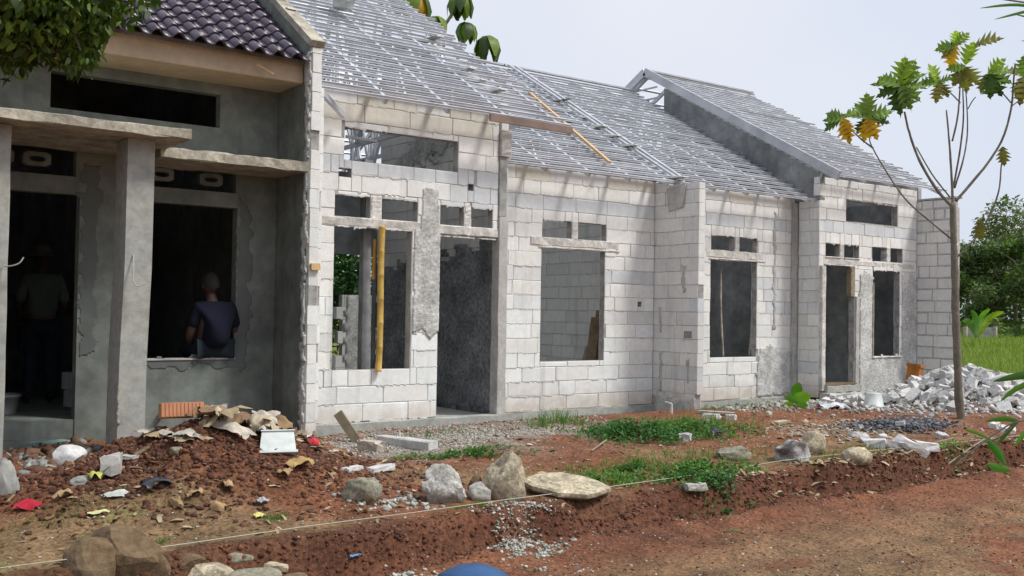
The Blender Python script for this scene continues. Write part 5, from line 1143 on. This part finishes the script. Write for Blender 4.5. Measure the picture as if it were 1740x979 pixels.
cluster(1664, 372, [(-90, .8, LR), (-70, .7, LBR), (-110, .7, LR)])
# broad leaved small plant by the far wall
cp = empty('taro_plant', tuple(G(1356, 690)), 'small plant with big heart shaped bright leaves by the far wall', 'plant')
for i, (a, b_, L_, col) in enumerate([((1352, 676), (1358, 650), .085, (1.6, 2.6, .9)), ((1350, 684), (1379, 673), .10, (3.0, 3.6, .9)), ((1352, 684), (1332, 674), .05, (1.8, 2.6, .9)), ((1348, 690), (1330, 689), .045, (3.4, 3.4, .9)), ((1356, 690), (1374, 690), .05, (1.6, 2.4, .8))]):
    zq = zc_of(cp.location)-.06*i; A, B = at(*a, zq), at(*b_, zq-.05); pp = spline([A, (A+B)/2+Vector((0, 0, .02)), B], 4)
    leaf_strip(pp, [L_*q_ for q_ in (.35, .8, 1, 1.02, .95, .82, .6, .32, .03)], 'leaf', 'leaf', cp, col, .2)
    MB().tube([tuple(cp.location), (Vector(cp.location)+A)/2+Vector((0, 0, .03)), A], .008, 5).build('stem', M['leaf'], cp)
# ---- tree behind the roofs with drooping leaf rosettes ----
bt = empty('back_tree', (9.5, 23, -.2), 'tree behind the roofs with drooping umbrella like leaf rosettes', 'tree')
def bp(px, py, dy=0): return onY(px, py, 20.5+dy)
dr = mesh('leaf', [(-.02, 0, 0), (.02, 0, 0), (-.13, .16, .0), (.13, .16, .0), (-.19, .33, -.13), (.19, .33, -.13), (-.17, .44, -.40), (.17, .44, -.40), (-.03, .44, -.72), (.03, .44, -.72), (0, .16, .03), (0, .34, -.08), (0, .46, -.36)],
          [(0, 1, 10, 10), (0, 10, 2, 2), (1, 3, 10, 10)] if False else [(0, 1, 3, 10, 2), (2, 10, 11, 4), (10, 3, 5, 11), (4, 11, 12, 6), (11, 5, 7, 12), (6, 12, 9, 8), (12, 7, 9)]); dr.materials.append(M['leaf'])
dr.polygons.foreach_set('use_smooth', [True]*7)
def rosette(px, py, s_, stem, n=11, cols=(LM, LD, LG, LD)):
    C_ = bp(px, py); 
    for k in range(n):
        o = link('leaf', dr, None, bt); o.matrix_parent_inverse = Matrix.Translation(-bt.location); o.location = C_; o.rotation_euler = (R.uniform(-.35, .1), R.uniform(-.15, .15), k*6.28/n+R.uniform(-.2, .2)); o.scale = (s_,)*3; o.color = (*cols[k % len(cols)], 1)
    MB().tube([C_]+[bp(*p) for p in stem], [.03]+[.04]*len(stem), 6).build('branch', M['gbark'], bt)
rosette(793, 40, .60, [(783, 80), (770, 130)]); rosette(828, 64, .78, [(821, 100), (815, 150)], 13); rosette(740, 30, .62, [(745, 60), (752, 110)], 11); rosette(782, -8, .72, [(772, 18), (756, 43), (752, 110)], 12)
rosette(708, -8, .85, [(716, 20), (730, 60)], 12, (LY, LG, LO, LD)); rosette(672, -10, .7, [(690, 30)], 10, (LY, LG, LM)); rosette(715, 22, .3, [(718, 30), (730, 60)], 7)
MB().tube(spline([bp(790, 600), bp(785, 400), bp(780, 230), bp(775, 120)]), .11, 8).build('trunk', M['gbark'], bt)
# ---- shrub behind the back opening ----
sb2 = empty('garden_bush', (10, 19.9, -.1), 'leafy green bush seen through the left window opening behind the house', 'bush')
MB().tube([(10, 20, -.2), (10.1, 20, 1.2)], [.06, .03], 6).build('stem', M['bark'], sb2)
crown('foliage', sb2, [(9.0+.5*k, 20+.3*(k % 2), .4+.7*(k % 4), .8) for k in range(9)]+[(9.6, 20.6, 2.6, .9), (10.6, 21, 1.2, .9), (11.4, 21, 2.2, .9), (10.2, 21.4, 1.6, 1.1), (9.4, 21.2, .8, 1.1), (10.8, 21.6, 3, 1)], 11000, .16, [(.05, .13, .03), (.09, .2, .04), (.03, .08, .02)], 91)
# ---- mango-like tree at the upper left, close to the camera ----
mt = empty('shade_tree', (-.6, 6.6, -.2), 'dense leafy tree whose drooping foliage fills the upper left corner', 'tree')
cl_ = []
def lp(px, py, zc): return tuple(at(px, py, zc))
for px, py, rr_ in ((-40, -40, .5), (20, -30, .45), (80, -40, .42), (130, -50, .40), (30, 20, .28), (80, 20, .26), (118, 30, .20), (10, 55, .22), (50, 60, .17), (95, 65, .15), (125, 75, .13), (140, 95, .09), (142, 118, .06), (146, 60, .11), (132, 108, .07), (-10, 80, .12), (100, 92, .07), (140, 20, .18), (-60, 40, .4), (-120, -60, .7), (60, -120, .6), (170, -40, .16), (225, -32, .14)):
    cl_.append((*lp(px, py, 5.2+R.uniform(-.35, .35)), rr_))
MB().tube(spline([(-.6, 6.6, -.3), (-.5, 6.5, 1.5), (-.2, 6.2, 3.2), (.2, 5.6, 4.4)]), [.16-.07*k/18 for k in range(19)], 9).build('trunk', M['bark'], mt)
b = MB()
for c_ in cl_[4:]: b.tube(spline([(.1, 5.8, 4.3), ((.1+c_[0])/2, (5.8+c_[1])/2, max(c_[2], 4)+.1), c_[:3]], 4), [.02-.016*k/8 for k in range(9)], 5)
b.build('branches', M['bark'], mt)
crown('foliage', mt, cl_, 11000, .058, [(.07, .12, .016), (.05, .085, .015), (.14, .21, .03), (.045, .075, .015)], 12, 1.0)
# ---- bamboo twigs near the camera at right ----
bb = empty('bamboo_shoot', tuple(at(1900, 1100, 2.4)), 'long narrow green leaves of a bamboo shoot reaching in at the right edge', 'bamboo')
MB().tube([at(1900, 1100, 2.4), at(1880, 600, 2.4), at(1860, 0, 2.45), at(1850, -120, 2.45)], [.02, .018, .012, .006], 8).build('culm', M['bamboo'], bb)
def bleaf(a, mid, b_, wd, z, col=(1.3, 1.7, .8)):
    pp = spline([at(*a, z), at(*mid, z), at(*b_, z)], 5); n = len(pp)
    P = pp; v = []; f = []; 
    for i, p in enumerate(P):
        d = (P[min(i+1, n-1)]-P[max(i-1, 0)]).normalized(); sd = d.cross(fwd).normalized(); w_ = wd*math.sin(math.pi*min(.98, .10+.9*i/(n-1)))**.8; v += [p-sd*w_+fwd*w_*.4, p, p+sd*w_+fwd*w_*.4]
    for i in range(n-1): f += [(3*i, 3*i+1, 3*i+4, 3*i+3), (3*i+1, 3*i+2, 3*i+5, 3*i+4)]
    o = link('leaf', mesh('leaf', v, f), M['leaf'], bb, smooth=True); o.color = (*col, 1)
for a, m_, b_, w_, z_, cl3 in [((1860, 640), (1760, 636), (1688, 648), .011, 2.5, (.8, 1.2, .6)), ((1850, 620), (1740, 655), (1700, 682), .007, 2.5, (1.2, 1.7, .7)), ((1732, 716), (1705, 712), (1674, 716), .006, 2.45, (.9, 1.5, .6)), ((1730, 716), (1712, 735), (1695, 756), .006, 2.45, (1.0, 1.6, .6)),
      ((1680, 750), (1697, 770), (1708, 790), .010, 2.4, (.6, 1.3, .6)), ((1716, 799), (1695, 795), (1677, 788), .010, 2.4, (1.2, 1.8, 1.0)), ((1800, 690), (1745, 735), (1725, 758), .007, 2.4, (1.6, 2.2, .9)), ((1640, 730), (1665, 738), (1690, 752), .004, 2.45, (1.5, 2, 1)),
      ((1800, 20), (1730, 8), (1665, 14), .004, 2.5, (1.3, 1.7, .9)), ((1800, 10), (1750, 18), (1690, 33), .004, 2.5, (1.3, 1.7, .9)), ((1800, 0), (1745, -8), (1676, -3), .003, 2.5, (1.3, 1.7, .9)), ((1800, 25), (1760, 30), (1722, 24), .003, 2.5, (1.2, 1.6, .9)), ((1800, 60), (1765, 66), (1735, 70), .003, 2.5, (1.3, 1.7, .9))]:
    bleaf(a, m_, b_, w_, z_, cl3)
for P4 in ([(1880, 700), (1800, 716), (1732, 716), (1690, 738), (1660, 760), (1625, 790)], [(1862, 40), (1800, 12), (1740, 4), (1700, -2)], [(1730, 716), (1700, 742), (1678, 750)]):
    MB().tube(spline([at(*p, 2.45) for p in P4]), .0022, 5).build('twig', M['gbark'], bb)

# ---------------- people ----------------
def skin_mesh(name, J, E, m, parent=None, sub=2):
    ks = list(J); me = bpy.data.meshes.new(name); me.from_pydata([J[k][0] for k in ks], [(ks.index(a), ks.index(b_)) for a, b_ in E], [])
    me.update(); me.skin_vertices.new() if hasattr(me.skin_vertices, 'new') and not me.skin_vertices else None
    o = link(name, me, M[m], parent)
    md = o.modifiers.new('skin', 'SKIN'); md.use_smooth_shade = True
    if not me.skin_vertices: return o
    for i, k in enumerate(ks):
        r_ = J[k][1]; me.skin_vertices[0].data[i].radius = r_ if isinstance(r_, tuple) else (r_, r_)
    me.skin_vertices[0].data[0].use_root = True
    o.modifiers.new('sub', 'SUBSURF').levels = sub; o.modifiers['sub'].render_levels = sub
    return o
def hand(J, E, base, name, d, side):
    """palm and five bent fingers; d = direction of the fingers, side = towards the thumb"""
    d = Vector(d).normalized(); s_ = Vector(side).normalized(); b0 = Vector(J[base][0]); nrm = d.cross(s_)
    J[name+'p'] = (b0+d*.05, (.024, .013)); E.append((base, name+'p'))
    for k, (off, L_) in enumerate(((.027, .068), (.009, .078), (-.009, .072), (-.027, .056))):
        r0 = b0+d*.085+s_*off; J[f'{name}k{k}'] = (r0, .010); J[f'{name}m{k}'] = (r0+d*L_*.5+nrm*.008, .009); J[f'{name}t{k}'] = (r0+d*L_*.88+nrm*.028, .0075)
        E += [(name+'p', f'{name}k{k}'), (f'{name}k{k}', f'{name}m{k}'), (f'{name}m{k}', f'{name}t{k}')]
    J[name+'h0'] = (b0+d*.045+s_*.045, .011); J[name+'h1'] = (b0+d*.085+s_*.058+nrm*.01, .009); E += [(name+'p', name+'h0'), (name+'h0', name+'h1')]
def head(parent, c_, s_, yawh, hatted):
    """skull with face, ears, hair; local +Y is where the face points"""
    b = bmesh.new(); bmesh.ops.create_icosphere(b, subdivisions=4, radius=1)
    for v in b.verts:
        p = v.co; x, y, z = p.x*.076, p.y*.098, p.z*.118
        if z < 0: x *= 1-.28*(-p.z)**1.5; y = y*(1-.18*(-p.z))+.012*max(0, p.y)
        if p.y > .5: y -= .006*math.exp(-((z-.01)/.018)**2)*(1 if abs(x) > .012 else 0)
        y += .022*math.exp(-(x/.011)**2-((z+.018)/.022)**2)*(p.y > .4)+.006*math.exp(-(x/.024)**2-((z+.058)/.010)**2)*(p.y > .4)
        v.co = (x, y, z)
    me = bpy.data.meshes.new('head'); b.to_mesh(me); b.free(); h = link('head', me, M['skin'], parent, smooth=True)
    h.matrix_basis = Matrix.Translation(parent.location+Vector(c_)) @ Matrix.Rotation(yawh, 4, 'Z') @ Matrix.Scale(s_, 4)
    for sx in (-1, 1):
        e = MB().lathe([(0, -.008), (.02, -.006), (.026, 0), (.02, .008), (.012, .004), (0, .003)], 12); o = e.build('ear', M['skin'], h, (sx*.076, -.005, -.005), (0, sx*math.pi/2*.85, 0), True); o.scale = (1.3, .7, 1)
        MB().lathe([(0, -.012), (.009, -.008), (.012, 0), (.009, .008), (0, .012)], 10).build('eye', M['bucket'], h, (sx*.030, .083, .006), None, True)
    b = bmesh.new(); bmesh.ops.create_icosphere(b, subdivisions=4, radius=1)
    for v in b.verts:
        p = v.co; q = 1+.03*mn.noise(p*9); v.co = (p.x*.083*q, p.y*.103*q-.008, p.z*.122*q+.004)
    bmesh.ops.delete(b, geom=[v for v in b.verts if v.co.z < -.045 or (v.co.y > .045 and v.co.z < .062)], context='VERTS')
    me = bpy.data.meshes.new('hair'); b.to_mesh(me); b.free(); hr = link('hair', me, M['hair'], h, smooth=True)
    if hatted:
        MB().lathe([(0, .15), (.05, .148), (.085, .13), (.098, .06), (.104, .045), (.17, .02), (.185, .012), (.184, .006), (.10, .036), (.09, .05), (.0, .1)], 30).build('hat', M['straw'], h, (0, 0, .01), (rad(-4), 0, 0), True)
    return h
def V3(x, y, z): return Vector((x, y, z))
# seated man on the sill, back to the camera, facing into the room
sx, sy_, sz = 3.90, Y1-.02, .745
pe = empty('person', (sx, sy_, sz), 'man in a navy t-shirt sitting on the window sill with his back turned', 'person')
O = V3(sx, sy_, sz)
J = {'pelvis': (O+V3(0, 0, .10), (.15, .11)), 'belly': (O+V3(-.01, -.01, .24), (.135, .10)), 'chest': (O+V3(-.01, .02, .40), (.15, .105)), 'neck0': (O+V3(-.01, .07, .53), (.075, .06)), 'neck': (O+V3(-.015, .10, .60), .052), 'skull': (O+V3(-.02, .12, .66), .05)}
E = [('pelvis', 'belly'), ('belly', 'chest'), ('chest', 'neck0'), ('neck0', 'neck'), ('neck', 'skull')]
for s_, t_ in ((-1, 'l'), (1, 'r')):
    J['sh'+t_] = (O+V3(s_*.165, .04, .475), .062); J['el'+t_] = (O+V3(s_*.235, .06, .215), .045); J['wr'+t_] = (O+V3(s_*.15, .25, .12), .028)
    J['hip'+t_] = (O+V3(s_*.09, .08, .085), .09); J['kn'+t_] = (O+V3(s_*.13, .50, .07), .062); J['an'+t_] = (O+V3(s_*.14, .56, -.36), .042); J['toe'+t_] = (O+V3(s_*.15, .74, -.43), .035)
    E += [('chest', 'sh'+t_), ('sh'+t_, 'el'+t_), ('el'+t_, 'wr'+t_), ('pelvis', 'hip'+t_), ('hip'+t_, 'kn'+t_), ('kn'+t_, 'an'+t_), ('an'+t_, 'toe'+t_)]
    hand(J, E, 'wr'+t_, 'h'+t_, (-s_*.2, .9, -.25), (-s_, -.1, .2))
skin_mesh('body', J, E, 'skin', pe)
head(pe, V3(-.02, .125, .725), 1.0, .25, False)
Js = {k: (J[k][0], tuple(q+.032 for q in (J[k][1] if isinstance(J[k][1], tuple) else (J[k][1],)*2))) for k in ('pelvis', 'belly', 'chest', 'neck0')}
Es = [('pelvis', 'belly'), ('belly', 'chest'), ('chest', 'neck0')]
for t_ in 'lr':
    Js['sh'+t_] = (J['sh'+t_][0], (.088, .085)); Js['mid'+t_] = (J['sh'+t_][0].lerp(J['el'+t_][0], .75), (.068, .066)); Es += [('chest', 'sh'+t_), ('sh'+t_, 'mid'+t_)]
Js['pelvis'] = (O+V3(0, -.005, .075), (.165, .125)); skin_mesh('tshirt', Js, Es, 'navy', pe)
Jt = {'hip': (O+V3(0, .02, .09), (.15, .10))}; Et = []
for t_ in 'lr':
    Jt['a'+t_] = (J['hip'+t_][0], .098); Jt['b'+t_] = (J['kn'+t_][0], .072); Jt['c'+t_] = (J['an'+t_][0]+V3(0, 0, .05), .055); Et += [('hip', 'a'+t_), ('a'+t_, 'b'+t_), ('b'+t_, 'c'+t_)]
skin_mesh('trousers', Jt, Et, 'jeans', pe); pe.scale = (1.06, 1.06, 1.04)
# standing man inside the doorway
O = V3(2.60, 12.15, .17)
pe = empty('person', tuple(O), 'man in a pale shirt, jeans and hat standing in the dark doorway', 'person')
J = {'pelvis': (O+V3(0, 0, .92), (.15, .11)), 'belly': (O+V3(0, .0, 1.08), (.135, .10)), 'chest': (O+V3(0, .0, 1.27), (.155, .11)), 'neck0': (O+V3(0, .02, 1.42), (.075, .06)), 'neck': (O+V3(0, .03, 1.48), .052), 'skull': (O+V3(0, .04, 1.53), .05)}
E = [('pelvis', 'belly'), ('belly', 'chest'), ('chest', 'neck0'), ('neck0', 'neck'), ('neck', 'skull')]
for s_, t_ in ((-1, 'l'), (1, 'r')):
    J['sh'+t_] = (O+V3(s_*.17, 0, 1.37), .06); J['el'+t_] = (O+V3(s_*.24, -.01, 1.10), .044); J['wr'+t_] = (O+V3(s_*.20, .16, .95), .028)
    J['hip'+t_] = (O+V3(s_*.09, 0, .86), .09); J['kn'+t_] = (O+V3(s_*.10, .02, .48), .06); J['an'+t_] = (O+V3(s_*.11, -.01, .09), .042); J['toe'+t_] = (O+V3(s_*.13, .16, .035), .035)
    E += [('chest', 'sh'+t_), ('sh'+t_, 'el'+t_), ('el'+t_, 'wr'+t_), ('pelvis', 'hip'+t_), ('hip'+t_, 'kn'+t_), ('kn'+t_, 'an'+t_), ('an'+t_, 'toe'+t_)]
    hand(J, E, 'wr'+t_, 'h'+t_, (-s_*.2, .8, -.3), (-s_, -.1, .2))
skin_mesh('body', J, E, 'skin', pe)
head(pe, V3(0, .05, 1.60), 1.0, .1, True)
Js = {k: (J[k][0], tuple(q+.03 for q in (J[k][1] if isinstance(J[k][1], tuple) else (J[k][1],)*2))) for k in ('pelvis', 'belly', 'chest', 'neck0')}
Es = [('pelvis', 'belly'), ('belly', 'chest'), ('chest', 'neck0')]
for t_ in 'lr':
    Js['sh'+t_] = (J['sh'+t_][0], (.08, .078)); Js['el'+t_] = (J['el'+t_][0], (.062, .06)); Es += [('chest', 'sh'+t_), ('sh'+t_, 'el'+t_)]
skin_mesh('shirt', Js, Es, 'green', pe)
Jt = {'hip': (O+V3(0, 0, .90), (.155, .115))}; Et = []
for t_ in 'lr':
    Jt['a'+t_] = (J['hip'+t_][0], .10); Jt['b'+t_] = (J['kn'+t_][0], .075); Jt['c'+t_] = (J['an'+t_][0]+V3(0, 0, .0), .062); Et += [('hip', 'a'+t_), ('a'+t_, 'b'+t_), ('b'+t_, 'c'+t_)]
skin_mesh('trousers', Jt, Et, 'jeans', pe)
# boxes stacked on the floor inside the doorway
for i, (x, y, z) in enumerate(((2.95, 11.7, .17), (2.93, 11.72, .36))):
    b = MB().box((-.17, -.12, 0), (.17, .12, .18)).box((-.172, -.122, .085), (.172, .122, .095)); props(b.build('carton', M['bucket'], None, (x, y, z), (0, 0, .2)), ['lower', 'upper'][i]+' pale carton stacked on the floor inside the dark doorway', 'carton')
b = MB().lathe(bucket(.13, .16, .2), 20).build('dark_bucket', M['dplaster'], None, (2.05, 11.2, .17), None, True); props(b, 'dark bucket on the floor inside the doorway, left of the man', 'bucket')
bpy.context.view_layer.update()
